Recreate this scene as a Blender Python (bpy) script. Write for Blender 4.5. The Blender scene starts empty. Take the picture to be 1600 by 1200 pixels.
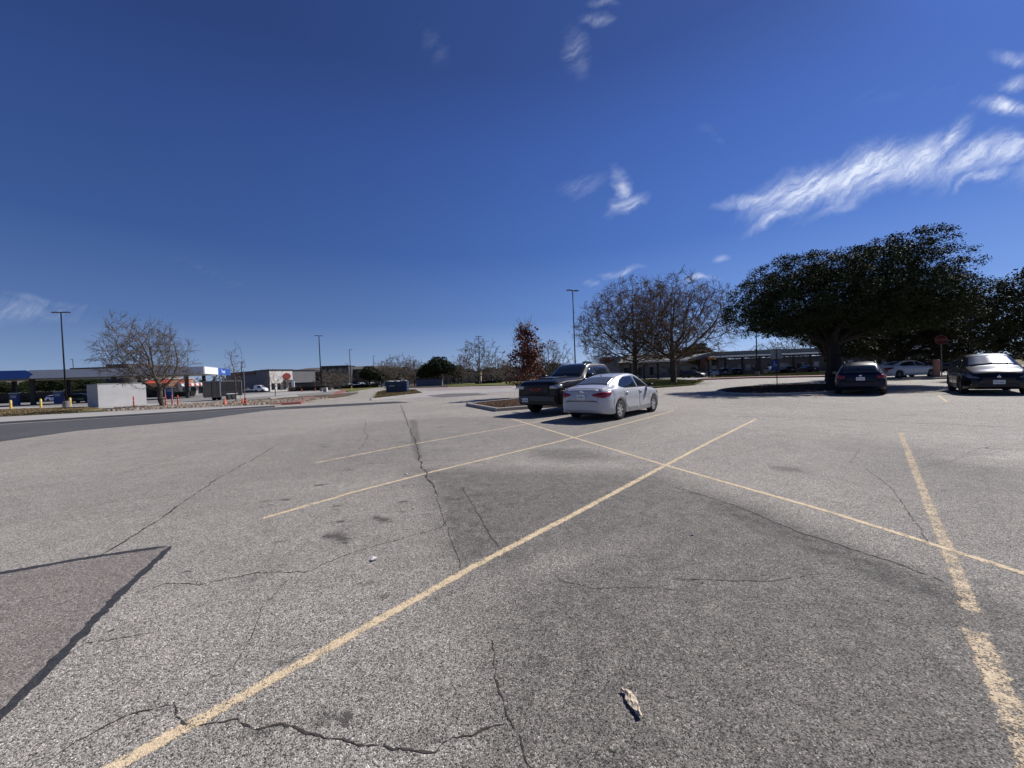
import bpy, math, random
import numpy as np
from mathutils import Vector, Matrix
from mathutils.bvhtree import BVHTree
random.seed(7); np.random.seed(7)
SC = bpy.context.scene
COL = SC.collection
R = math.radians

# ------------------------------------------------------------------ camera
EYE = 1.5; FPX = 600.0; PITCH = R(-1.05); ROLL = R(2.3)
FW = np.array([0, math.cos(PITCH), math.sin(PITCH)])
U0 = np.array([0, -math.sin(PITCH), math.cos(PITCH)]); X0 = np.array([1., 0, 0])
CX = X0*math.cos(ROLL) - U0*math.sin(ROLL); CU = U0*math.cos(ROLL) + X0*math.sin(ROLL)
cd = bpy.data.cameras.new('camera'); cam = bpy.data.objects.new('camera', cd); COL.objects.link(cam)
cd.sensor_width = 36; cd.lens = FPX/1600*36; cd.clip_start = .05; cd.clip_end = 6000
cam.matrix_world = Matrix(((CX[0], CU[0], -FW[0], 0), (CX[1], CU[1], -FW[1], 0), (CX[2], CU[2], -FW[2], EYE), (0, 0, 0, 1)))
SC.camera = cam

def ray(px, py): return FW + CX*(px-800)/FPX - CU*(py-600)/FPX
def g(px, py, z=0.):                       # where the sight line of a photo pixel meets the level z
    d = ray(px, py); t = (z-EYE)/d[2]; return float(d[0]*t), float(d[1]*t)
def hor(px):
    a = ray(px, 600); return 600 + a[2]/CU[2]*FPX
def at(px, Y):                             # ground x of image column px at depth Y
    d = ray(px, hor(px)); return float(d[0]/d[1]*Y)
def zat(px, py, Y):
    d = ray(px, py); return float(EYE + d[2]/d[1]*Y)
def P(px, Y): return (at(px, Y), Y, 0)

# ------------------------------------------------------------------ light
SUN_AZ = R(60); SUN_EL = R(43)            # azimuth clockwise from +Y
sdir = Vector((math.sin(SUN_AZ)*math.cos(SUN_EL), math.cos(SUN_AZ)*math.cos(SUN_EL), math.sin(SUN_EL)))
sl = bpy.data.lights.new('sun', 'SUN'); sl.energy = 5.0; sl.angle = R(.53); sl.color = (1, .955, .89)
so = bpy.data.objects.new('sun', sl); COL.objects.link(so); so.rotation_euler = (-sdir).to_track_quat('-Z', 'Y').to_euler(); so.location = (20, -10, 60)
SC.view_settings.view_transform = 'Standard'; SC.view_settings.look = 'None'
SC.view_settings.exposure = 0.17; SC.view_settings.gamma = 1
SC.cycles.max_bounces = 6; SC.cycles.transparent_max_bounces = 16

W = bpy.data.worlds.new('World'); SC.world = W; W.use_nodes = True
nt = W.node_tree; N = nt.nodes; L = nt.links; N.clear()
def nn(tree, typ, **kw):
    n = tree.nodes.new(typ)
    for k, v in kw.items(): setattr(n, k, v)
    return n
def mth(tree, op, a, b=None, c=None, clamp=False):
    n = tree.nodes.new('ShaderNodeMath'); n.operation = op; n.use_clamp = clamp
    for i, v in enumerate((a, b, c)):
        if v is None: continue
        if isinstance(v, (int, float)): n.inputs[i].default_value = v
        else: tree.links.new(v, n.inputs[i])
    return n.outputs[0]
sky = nn(nt, 'ShaderNodeTexSky', sky_type='NISHITA', sun_disc=False)
sky.sun_elevation = SUN_EL; sky.sun_rotation = SUN_AZ; sky.air_density = 1.0; sky.dust_density = .35; sky.ozone_density = 3.0; sky.altitude = 200
tc = nn(nt, 'ShaderNodeTexCoord'); sp = nn(nt, 'ShaderNodeSeparateXYZ'); L.new(tc.outputs['Generated'], sp.inputs[0])
ysafe = mth(nt, 'MAXIMUM', sp.outputs[1], .05)
u = mth(nt, 'DIVIDE', sp.outputs[0], ysafe); v = mth(nt, 'DIVIDE', sp.outputs[2], ysafe)
cmb = nn(nt, 'ShaderNodeCombineXYZ'); L.new(u, cmb.inputs[0]); L.new(v, cmb.inputs[1])
# warp
wn = nn(nt, 'ShaderNodeTexNoise'); wn.inputs['Scale'].default_value = 7; wn.inputs['Detail'].default_value = 6; wn.inputs['Roughness'].default_value = .6
L.new(cmb.outputs[0], wn.inputs['Vector'])
ws = nn(nt, 'ShaderNodeVectorMath', operation='SUBTRACT'); ws.inputs[1].default_value = (.5, .5, .5); L.new(wn.outputs['Color'], ws.inputs[0])
wsc = nn(nt, 'ShaderNodeVectorMath', operation='SCALE'); wsc.inputs['Scale'].default_value = .085; L.new(ws.outputs[0], wsc.inputs[0])
wa = nn(nt, 'ShaderNodeVectorMath', operation='ADD'); L.new(cmb.outputs[0], wa.inputs[0]); L.new(wsc.outputs[0], wa.inputs[1])
wsp = nn(nt, 'ShaderNodeSeparateXYZ'); L.new(wa.outputs[0], wsp.inputs[0])
def uv(px, py):
    d = ray(px, py); return d[0]/d[1], d[2]/d[1]
def blob(px, py, ang, rl, rs, st):
    """soft elliptical cirrus patch; ang in degrees (ccw), radii in photo pixels"""
    cu, cv = uv(px, py); a = R(ang); ca, sa = math.cos(a), math.sin(a); rl /= FPX; rs /= FPX
    du = mth(nt, 'SUBTRACT', wsp.outputs[0], float(cu)); dv = mth(nt, 'SUBTRACT', wsp.outputs[1], float(cv))
    p = mth(nt, 'MULTIPLY', du, ca/rl); p = mth(nt, 'MULTIPLY_ADD', dv, sa/rl, p)
    q = mth(nt, 'MULTIPLY', du, -sa/rs); q = mth(nt, 'MULTIPLY_ADD', dv, ca/rs, q)
    r2 = mth(nt, 'ADD', mth(nt, 'MULTIPLY', p, p), mth(nt, 'MULTIPLY', q, q))
    return mth(nt, 'MULTIPLY', mth(nt, 'POWER', 2.718, mth(nt, 'MULTIPLY', r2, -1.)), st)
blobs = [(1178, 313, 5, 55, 8, .7), (1260, 297, 18, 80, 24, 1.15), (1350, 270, 20, 90, 26, 1.25), (1432, 252, 24, 60, 26, 1.1), (1487, 218, 50, 36, 15, .95),
         (1520, 252, 18, 80, 24, .85), (1575, 235, 12, 70, 20, .9), (1540, 275, 15, 60, 10, .6), (1210, 342, 20, 45, 9, .65), (1330, 310, 18, 80, 12, .45), (1640, 250, 20, 60, 20, .7),
         (1572, 168, -15, 40, 13, .9), (1590, 128, 10, 28, 11, .6), (1590, 90, -5, 35, 11, .5), (968, 292, -78, 28, 11, .7), (978, 318, 25, 26, 12, .7), (915, 288, 12, 45, 16, .26),
         (900, 85, -80, 45, 20, .27), (932, 30, -5, 30, 12, .38), (940, 3, 0, 30, 8, .34), (680, 75, -60, 45, 24, .14), (970, 423, 5, 30, 6, .6), (925, 440, 5, 16, 6, .4), (1130, 404, 8, 14, 5, .5), (1092, 437, 4, 26, 6, .5),
         (10, 485, -5, 120, 22, .30), (60, 470, -12, 90, 8, .25), (1110, 205, -40, 50, 12, .11), (320, 420, -20, 120, 14, .10), (1400, 150, 10, 220, 50, .08)]
acc = None
for b in blobs:
    o = blob(*b); acc = o if acc is None else mth(nt, 'MAXIMUM', acc, o)
# filaments stretched along the wind
mp0 = nn(nt, 'ShaderNodeMapping'); mp0.inputs['Rotation'].default_value = (0, 0, R(-36)); L.new(wa.outputs[0], mp0.inputs[0])
mp = nn(nt, 'ShaderNodeMapping'); mp.inputs['Scale'].default_value = (6, 30, 1); L.new(mp0.outputs[0], mp.inputs[0])
fn = nn(nt, 'ShaderNodeTexNoise'); fn.inputs['Scale'].default_value = 1.2; fn.inputs['Detail'].default_value = 9; fn.inputs['Roughness'].default_value = .68; L.new(mp.outputs[0], fn.inputs['Vector'])
mp2 = nn(nt, 'ShaderNodeMapping'); mp2.inputs['Scale'].default_value = (16, 70, 1); L.new(mp0.outputs[0], mp2.inputs[0])
fn2 = nn(nt, 'ShaderNodeTexNoise'); fn2.inputs['Scale'].default_value = 1.; fn2.inputs['Detail'].default_value = 6; fn2.inputs['Roughness'].default_value = .7; L.new(mp2.outputs[0], fn2.inputs['Vector'])
f1 = mth(nt, 'MULTIPLY_ADD', fn.outputs[0], 2.0, mth(nt, 'MULTIPLY_ADD', fn2.outputs[0], 1.0, -.85))
cl = mth(nt, 'MULTIPLY', acc, f1); cl = mth(nt, 'SUBTRACT', cl, .045); cl = mth(nt, 'MULTIPLY', cl, 1.15, clamp=True); cl = mth(nt, 'POWER', cl, 1.25)
cl = mth(nt, 'MINIMUM', cl, .93)
front = mth(nt, 'GREATER_THAN', sp.outputs[1], .06); cl = mth(nt, 'MULTIPLY', cl, front)
# deep winter blue: the sky node blended with a measured gradient by elevation and by angle to the sun
nrm = nn(nt, 'ShaderNodeVectorMath', operation='NORMALIZE'); L.new(tc.outputs['Generated'], nrm.inputs[0])
nz = nn(nt, 'ShaderNodeSeparateXYZ'); L.new(nrm.outputs[0], nz.inputs[0])
er = nn(nt, 'ShaderNodeValToRGB'); L.new(nz.outputs[2], er.inputs[0]); el_ = er.color_ramp.elements
SKYC = [(0., (.46, .61, .88)), (.06, (.29, .45, .79)), (.14, (.140, .270, .64)), (.30, (.062, .150, .475)), (.50, (.040, .098, .36)), (.62, (.028, .065, .24)), (1., (.018, .04, .15))]
el_[0].position = 0; el_[0].color = (*SKYC[0][1], 1); el_[1].position = 1; el_[1].color = (*SKYC[-1][1], 1)
for p_, c_ in SKYC[1:-1]:
    k_ = el_.new(p_); k_.color = (*c_, 1)
dt = nn(nt, 'ShaderNodeVectorMath', operation='DOT_PRODUCT'); L.new(nrm.outputs[0], dt.inputs[0]); dt.inputs[1].default_value = sdir
s_ = dt.outputs['Value']; gain = mth(nt, 'MULTIPLY_ADD', mth(nt, 'MULTIPLY', s_, s_), .58, mth(nt, 'MULTIPLY_ADD', s_, .12, .55)); gain = mth(nt, 'MULTIPLY_ADD', mth(nt, 'POWER', mth(nt, 'MAXIMUM', s_, 0.), 160.), 34., gain); gain = mth(nt, 'MULTIPLY', gain, 10.)
sg = nn(nt, 'ShaderNodeVectorMath', operation='SCALE'); L.new(er.outputs[0], sg.inputs[0]); L.new(gain, sg.inputs['Scale'])
hs = nn(nt, 'ShaderNodeMixRGB'); hs.inputs[0].default_value = .94; L.new(sky.outputs[0], hs.inputs[1]); L.new(sg.outputs[0], hs.inputs[2])
mx = nn(nt, 'ShaderNodeMixRGB'); L.new(cl, mx.inputs[0]); L.new(hs.outputs[0], mx.inputs[1]); mx.inputs[2].default_value = (7.4, 8.0, 9.4, 1)
bg = nn(nt, 'ShaderNodeBackground'); bg.inputs[1].default_value = .10; L.new(mx.outputs[0], bg.inputs[0])
wo = nn(nt, 'ShaderNodeOutputWorld'); L.new(bg.outputs[0], wo.inputs[0])

# ------------------------------------------------------------------ materials
MT = {}
def mat(name, col, rough=.6, metal=0., noise=.0, nscale=5., spec=None, bump=0., bscale=40., coat=0., cr=.03, emit=None, alpha=None, aniso=(1, 1, 1)):
    if name in MT: return MT[name]
    m = bpy.data.materials.new(name); m.use_nodes = True; t = m.node_tree; b = t.nodes['Principled BSDF']
    b.inputs['Roughness'].default_value = rough; b.inputs['Metallic'].default_value = metal
    b.inputs['Base Color'].default_value = (*col, 1)
    if spec is not None: b.inputs['Specular IOR Level'].default_value = spec
    if coat: b.inputs['Coat Weight'].default_value = coat; b.inputs['Coat Roughness'].default_value = cr
    c = nn(t, 'ShaderNodeTexCoord'); mp = nn(t, 'ShaderNodeMapping'); mp.inputs['Scale'].default_value = aniso
    t.links.new(c.outputs['Object'], mp.inputs[0])
    if noise:
        n = nn(t, 'ShaderNodeTexNoise'); n.inputs['Scale'].default_value = nscale; n.inputs['Detail'].default_value = 6; t.links.new(mp.outputs[0], n.inputs['Vector'])
        r = nn(t, 'ShaderNodeMapRange'); r.inputs['From Min'].default_value = .3; r.inputs['From Max'].default_value = .7; r.inputs['To Min'].default_value = 1-noise; r.inputs['To Max'].default_value = 1+noise
        t.links.new(n.outputs[0], r.inputs[0])
        v = nn(t, 'ShaderNodeVectorMath', operation='SCALE'); v.inputs[0].default_value = col; t.links.new(r.outputs[0], v.inputs['Scale']); t.links.new(v.outputs[0], b.inputs['Base Color'])
    if bump:
        n = nn(t, 'ShaderNodeTexNoise'); n.inputs['Scale'].default_value = bscale; n.inputs['Detail'].default_value = 4; t.links.new(mp.outputs[0], n.inputs['Vector'])
        bb = nn(t, 'ShaderNodeBump'); bb.inputs['Strength'].default_value = bump; bb.inputs['Distance'].default_value = .02; t.links.new(n.outputs[0], bb.inputs['Height']); t.links.new(bb.outputs[0], b.inputs['Normal'])
    if emit: b.inputs['Emission Color'].default_value = (*emit[0], 1); b.inputs['Emission Strength'].default_value = emit[1]
    MT[name] = m; return m

def asphalt(name, base=(.338, .313, .274), contrast=1.5, paint=None, wear=.5, darkattr=False, gran=1., paintvar=0.):
    if name in MT: return MT[name]
    m = bpy.data.materials.new(name); m.use_nodes = True; t = m.node_tree; b = t.nodes['Principled BSDF']; lk = t.links.new
    c = nn(t, 'ShaderNodeNewGeometry').outputs['Position']
    vo = nn(t, 'ShaderNodeTexVoronoi'); vo.inputs['Scale'].default_value = 178*gran; lk(c, vo.inputs['Vector'])
    sx = nn(t, 'ShaderNodeSeparateColor'); lk(vo.outputs['Color'], sx.inputs[0])
    vo2 = nn(t, 'ShaderNodeTexVoronoi'); vo2.inputs['Scale'].default_value = 74*gran; lk(c, vo2.inputs['Vector'])
    sx2 = nn(t, 'ShaderNodeSeparateColor'); lk(vo2.outputs['Color'], sx2.inputs[0])
    r1 = nn(t, 'ShaderNodeValToRGB'); lk(sx.outputs[0], r1.inputs[0]); e = r1.color_ramp.elements
    lo = 1-.62*contrast; e[0].position = 0; e[0].color = (lo, lo, lo, 1); e[1].position = 1; e[1].color = (1+.95*contrast,)*3+(1,)
    for p_, v_ in ((.18, 1-.42*contrast), (.5, 1-.02), (.85, 1+.18*contrast), (.95, 1+.35*contrast)):
        k = r1.color_ramp.elements.new(p_); k.color = (v_, v_, v_, 1)
    r2 = nn(t, 'ShaderNodeMapRange'); lk(sx2.outputs[1], r2.inputs[0]); r2.inputs['To Min'].default_value = 1-.16*contrast; r2.inputs['To Max'].default_value = 1+.16*contrast
    n1 = nn(t, 'ShaderNodeTexNoise'); n1.inputs['Scale'].default_value = .22; n1.inputs['Detail'].default_value = 8; n1.inputs['Roughness'].default_value = .62; lk(c, n1.inputs['Vector'])
    m1 = nn(t, 'ShaderNodeMapRange'); lk(n1.outputs[0], m1.inputs[0]); m1.inputs['From Min'].default_value = .3; m1.inputs['From Max'].default_value = .7; m1.inputs['To Min'].default_value = .84; m1.inputs['To Max'].default_value = 1.13
    n2 = nn(t, 'ShaderNodeTexNoise'); n2.inputs['Scale'].default_value = 2.6; n2.inputs['Detail'].default_value = 7; n2.inputs['Roughness'].default_value = .7; lk(c, n2.inputs['Vector'])
    m2 = nn(t, 'ShaderNodeMapRange'); lk(n2.outputs[0], m2.inputs[0]); m2.inputs['From Min'].default_value = .3; m2.inputs['From Max'].default_value = .7; m2.inputs['To Min'].default_value = .86; m2.inputs['To Max'].default_value = 1.12
    f = mth(t, 'MULTIPLY', r1.outputs[0], r2.outputs[0]); f = mth(t, 'MULTIPLY', f, m1.outputs[0]); f = mth(t, 'MULTIPLY', f, m2.outputs[0])
    # faint stains with an outline of their own
    n3 = nn(t, 'ShaderNodeTexNoise'); n3.inputs['Scale'].default_value = .9; n3.inputs['Detail'].default_value = 9; n3.inputs['Roughness'].default_value = .75; lk(c, n3.inputs['Vector'])
    s3 = nn(t, 'ShaderNodeMapRange'); lk(n3.outputs[0], s3.inputs[0]); s3.inputs['From Min'].default_value = .60; s3.inputs['From Max'].default_value = .70; s3.inputs['To Min'].default_value = 1; s3.inputs['To Max'].default_value = .80
    f = mth(t, 'MULTIPLY', f, s3.outputs[0])
    if darkattr:
        a = nn(t, 'ShaderNodeAttribute', attribute_name='wear')
        nb = nn(t, 'ShaderNodeTexNoise'); nb.inputs['Scale'].default_value = 7; nb.inputs['Detail'].default_value = 9; nb.inputs['Roughness'].default_value = .75; lk(c, nb.inputs['Vector'])
        ns = mth(t, 'MULTIPLY_ADD', mth(t, 'MULTIPLY_ADD', nb.outputs[0], 6., -2.55, clamp=True), .45, .86)
        am = mth(t, 'MULTIPLY', a.outputs['Fac'], ns); f = mth(t, 'MULTIPLY', f, mth(t, 'SUBTRACT', 1., am))
    col = nn(t, 'ShaderNodeVectorMath', operation='SCALE'); col.inputs[0].default_value = base; lk(f, col.inputs['Scale'])
    tint = nn(t, 'ShaderNodeMixRGB', blend_type='MULTIPLY'); tint.inputs[0].default_value = .35; lk(col.outputs[0], tint.inputs[1])
    tr = nn(t, 'ShaderNodeValToRGB'); lk(sx.outputs[2], tr.inputs[0]); tr.color_ramp.elements[0].color = (1.0, .86, .80, 1); tr.color_ramp.elements[1].color = (.93, 1., .95, 1); lk(tr.outputs[0], tint.inputs[2])
    out = tint.outputs[0]; rough = .82
    if paint:
        pn = nn(t, 'ShaderNodeTexNoise'); pn.inputs['Scale'].default_value = 11; pn.inputs['Detail'].default_value = 10; pn.inputs['Roughness'].default_value = .8; lk(c, pn.inputs['Vector'])
        pv = mth(t, 'MULTIPLY_ADD', sx.outputs[1], .22, pn.outputs[0])
        an = nn(t, 'ShaderNodeAttribute', attribute_name='edge')          # 0 mid-line .. 1 at the ragged border
        pv = mth(t, 'MULTIPLY_ADD', an.outputs['Fac'], .30, pv)
        pr = nn(t, 'ShaderNodeMapRange'); lk(pv, pr.inputs[0]); pr.inputs['From Min'].default_value = 1.0-wear; pr.inputs['From Max'].default_value = 1.06-wear; pr.inputs['To Min'].default_value = 1; pr.inputs['To Max'].default_value = 0
        pc = nn(t, 'ShaderNodeVectorMath', operation='SCALE'); pc.inputs[0].default_value = paint
        pf = mth(t, 'MULTIPLY_ADD', f, .30, .66); lk(pf, pc.inputs['Scale'])
        mm = nn(t, 'ShaderNodeMixRGB'); lk(pr.outputs[0], mm.inputs[0]); lk(out, mm.inputs[1]); lk(pc.outputs[0], mm.inputs[2]); out = pc.outputs[0]
        tb = nn(t, 'ShaderNodeBsdfTransparent'); ms = nn(t, 'ShaderNodeMixShader'); lk(pr.outputs[0], ms.inputs[0]); lk(tb.outputs[0], ms.inputs[1]); lk(b.outputs[0], ms.inputs[2]); lk(ms.outputs[0], t.nodes['Material Output'].inputs[0])
    lk(out, b.inputs['Base Color']); b.inputs['Roughness'].default_value = rough; b.inputs['Specular IOR Level'].default_value = .35
    bb = nn(t, 'ShaderNodeBump'); bb.inputs['Strength'].default_value = .8 if not paint else .5; bb.inputs['Distance'].default_value = .005
    hh = mth(t, 'MULTIPLY_ADD', sx.outputs[1], .6, mth(t, 'MULTIPLY', vo.outputs['Distance'], -.9)); lk(hh, bb.inputs['Height']); lk(bb.outputs[0], b.inputs['Normal'])
    MT[name] = m; return m

def ground_mat(name, c1, c2, s1=1.5, s2=40., bump=.6):
    if name in MT: return MT[name]
    m = bpy.data.materials.new(name); m.use_nodes = True; t = m.node_tree; b = t.nodes['Principled BSDF']; lk = t.links.new
    c = nn(t, 'ShaderNodeNewGeometry').outputs['Position']
    a = nn(t, 'ShaderNodeTexNoise'); a.inputs['Scale'].default_value = s1; a.inputs['Detail'].default_value = 8; a.inputs['Roughness'].default_value = .7; lk(c, a.inputs['Vector'])
    d = nn(t, 'ShaderNodeTexNoise'); d.inputs['Scale'].default_value = s2; d.inputs['Detail'].default_value = 5; lk(c, d.inputs['Vector'])
    f = mth(t, 'MULTIPLY_ADD', d.outputs[0], .8, mth(t, 'MULTIPLY_ADD', a.outputs[0], 1.6, -.7), clamp=True)
    x = nn(t, 'ShaderNodeMixRGB'); lk(f, x.inputs[0]); x.inputs[1].default_value = (*c1, 1); x.inputs[2].default_value = (*c2, 1); lk(x.outputs[0], b.inputs['Base Color'])
    b.inputs['Roughness'].default_value = .95; b.inputs['Specular IOR Level'].default_value = .15
    bb = nn(t, 'ShaderNodeBump'); bb.inputs['Strength'].default_value = bump; bb.inputs['Distance'].default_value = .03; lk(d.outputs[0], bb.inputs['Height']); lk(bb.outputs[0], b.inputs['Normal'])
    MT[name] = m; return m

# ------------------------------------------------------------------ mesh helpers
class MB:
    def __init__(s): s.v = []; s.f = []; s.m = []
    def add(s, vs, fs, mi=0):
        o = len(s.v); s.v += [tuple(map(float, p)) for p in vs]; s.f += [tuple(o+i for i in f) for f in fs]; s.m += [mi]*len(fs)
    def box(s, c, d, rz=0., mi=0, taper=1., bev=0.):
        x, y, z = d[0]/2, d[1]/2, d[2]/2; ca, sa = math.cos(rz), math.sin(rz)
        if bev > 0:
            rings = []
            for zz, q in ((-z, bev), (-z+bev, 0), (z-bev, 0), (z, bev)):
                X, Y = x-q, y-q; ring = []
                for sx_, sy_ in ((-1, -1), (1, -1), (1, 1), (-1, 1)):
                    a = (sx_*X, sy_*(Y-bev)); b_ = (sx_*(X-bev), sy_*Y)
                    ring += [a, b_] if sx_*sy_ > 0 else [b_, a]
                rings.append([(p[0]*ca-p[1]*sa+c[0], p[0]*sa+p[1]*ca+c[1], zz+c[2]) for p in ring])
            vs = sum(rings, []); n = 8; fs = [tuple(range(n-1, -1, -1)), tuple(range(3*n, 4*n))]
            for k in range(3):
                for i in range(n): fs.append((k*n+i, k*n+(i+1) % n, (k+1)*n+(i+1) % n, (k+1)*n+i))
            s.add(vs, fs, mi); return
        vs = []
        for zz in (-z, z):
            k = taper if zz > 0 else 1
            for sx_, sy_ in ((-1, -1), (1, -1), (1, 1), (-1, 1)):
                X, Y = sx_*x*k, sy_*y*k; vs.append((X*ca-Y*sa+c[0], X*sa+Y*ca+c[1], zz+c[2]))
        s.add(vs, [(3, 2, 1, 0), (4, 5, 6, 7), (0, 1, 5, 4), (1, 2, 6, 5), (2, 3, 7, 6), (3, 0, 4, 7)], mi)
    def prism(s, poly, z0, z1, mi=0):
        n = len(poly); a = sum(poly[i][0]*poly[(i+1) % n][1]-poly[(i+1) % n][0]*poly[i][1] for i in range(n))
        if a < 0: poly = poly[::-1]
        s.add([(p[0], p[1], z0) for p in poly]+[(p[0], p[1], z1) for p in poly],
              [tuple(range(n-1, -1, -1)), tuple(range(n, 2*n))]+[(i, (i+1) % n, n+(i+1) % n, n+i) for i in range(n)], mi)
    def tube(s, pts, rs, n=6, mi=0, cap=True):
        pts = [Vector(p) for p in pts]; k = len(pts); vs = []; ref = None
        if isinstance(rs, (int, float)): rs = [rs]*k
        for i, p in enumerate(pts):
            d = (pts[min(i+1, k-1)]-pts[max(i-1, 0)]).normalized()
            if ref is None: ref = Vector((1, 0, 0)) if abs(d.x) < .8 else Vector((0, 1, 0))
            a = d.cross(ref).normalized(); b = d.cross(a); ref = -(d.cross(a)).normalized() if False else ref
            for j in range(n):
                t = 2*math.pi*j/n; vs.append(p+(a*math.cos(t)+b*math.sin(t))*rs[i])
        fs = [(i*n+j, i*n+(j+1) % n, (i+1)*n+(j+1) % n, (i+1)*n+j) for i in range(k-1) for j in range(n)]
        if cap: fs += [tuple(range(n-1, -1, -1)), tuple(range((k-1)*n, k*n))]
        s.add(vs, fs, mi)
    def lathe(s, prof, c=(0, 0, 0), axis='z', n=16, mi=0):
        vs = []; k = len(prof)
        for r, h in prof:
            for j in range(n):
                t = 2*math.pi*j/n; x, y = r*math.cos(t), r*math.sin(t)
                vs.append({'z': (x, y, h), 'y': (x, h, y), 'x': (h, x, y)}[axis])
        vs = [(a+c[0], b+c[1], d+c[2]) for a, b, d in vs]
        s.add(vs, [(i*n+j, i*n+(j+1) % n, (i+1)*n+(j+1) % n, (i+1)*n+j) for i in range(k-1) for j in range(n)], mi)
    def quad(s, a, b, c, d, mi=0): s.add([a, b, c, d], [(0, 1, 2, 3)], mi)
    def build(s, name, mats, parent=None, smooth=False, loc=None, rz=None):
        me = bpy.data.meshes.new(name); me.from_pydata(s.v, [], s.f)
        if not isinstance(mats, (list, tuple)): mats = [mats]
        for m in mats: me.materials.append(m)
        if len(mats) > 1: me.polygons.foreach_set('material_index', s.m)
        if smooth: me.polygons.foreach_set('use_smooth', [True]*len(me.polygons))
        me.update(); o = bpy.data.objects.new(name, me); COL.objects.link(o)
        if parent: o.parent = parent
        if loc: o.location = loc
        if rz is not None: o.rotation_euler.z = rz
        return o

def tag(o, label, cat, group=None, kind=None):
    if kind: o['kind'] = kind
    if label: o['label'] = label
    if cat: o['category'] = cat
    if group: o['group'] = group
    return o
def thing(name, label, cat, loc, rz=0., group=None):
    o = bpy.data.objects.new(name, None); o.empty_display_size = .2; COL.objects.link(o); o.location = loc; o.rotation_euler.z = rz
    return tag(o, label, cat, group)
def struct(o): o['kind'] = 'structure'; return o
def kids(o): return [c for c in bpy.data.objects if c.parent is o]
def dup(root, loc, rz=0., label=None, scale=None):
    r = root.copy(); COL.objects.link(r); r.location = loc; r.rotation_euler.z = rz
    if scale: r.scale = scale if isinstance(scale, tuple) else (scale,)*3
    if label: r['label'] = label
    for ch in kids(root):
        c = ch.copy(); COL.objects.link(c); c.parent = r
        for gch in kids(ch):
            d = gch.copy(); COL.objects.link(d); d.parent = c
    return r
def text_obj(name, s, size, mt, parent, loc, rot, ext=.003, align='CENTER', sx=1.):
    cu = bpy.data.curves.new(name, 'FONT'); cu.body = s; cu.size = size; cu.extrude = ext; cu.align_x = align; cu.align_y = 'CENTER'
    tmp = bpy.data.objects.new(name, cu); me = bpy.data.meshes.new_from_object(tmp); bpy.data.objects.remove(tmp)
    me.materials.clear(); me.materials.append(mt); o = bpy.data.objects.new(name, me); COL.objects.link(o); o.parent = parent
    o.location = loc; o.rotation_euler = rot; o.scale = (sx, 1, 1); return o

# ------------------------------------------------------------------ ground
def sheet(name, poly, z, m, kind='structure'):
    b = MB(); n = len(poly); a = sum(poly[i][0]*poly[(i+1) % n][1]-poly[(i+1) % n][0]*poly[i][1] for i in range(n))
    if a < 0: poly = poly[::-1]
    b.add([(x, y, z) for x, y in poly], [tuple(range(n))]); o = b.build(name, m); o['kind'] = kind; return o
def gp(pts): return [g(*p) for p in pts]
M_lot = asphalt('lot_asphalt', darkattr=True)
M_dry = ground_mat('dry_grass', (.20, .15, .085), (.12, .115, .045))
M_green = ground_mat('patchy_grass', (.17, .15, .05), (.07, .095, .02), 1.0, 30)
M_mulch = ground_mat('brown_mulch', (.10, .062, .045), (.032, .020, .016), 3, 25, 1.)
M_soil = ground_mat('bare_soil', (.15, .11, .08), (.05, .045, .03), 2, 25, 1.)
M_conc = ground_mat('pale_concrete', (.29, .275, .25), (.37, .355, .33), .8, 14, .15)
M_curb = ground_mat('curb_concrete', (.40, .38, .35), (.27, .25, .23), 2.2, 20, .3)
M_red = ground_mat('faded_red_paint', (.30, .085, .075), (.20, .13, .10), 3., 14, .4)
M_gravel = ground_mat('river_rock', (.40, .34, .28), (.10, .08, .065), 5., 9., 1.)
sheet('ground', [(-1600, -400), (1600, -400), (1600, 2500), (-1600, 2500)], -.012, M_dry)
sheet('parking_lot', [(-44, -40), (120, -40), (120, 62), (60, 78), (36, 125), (-20, 135), (-75, 135), (-58, 95), (-42, 62), (-30, 38), (-44, 20)], -.004, asphalt('lot_asphalt_far', base=(.338, .313, .274)))
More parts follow.
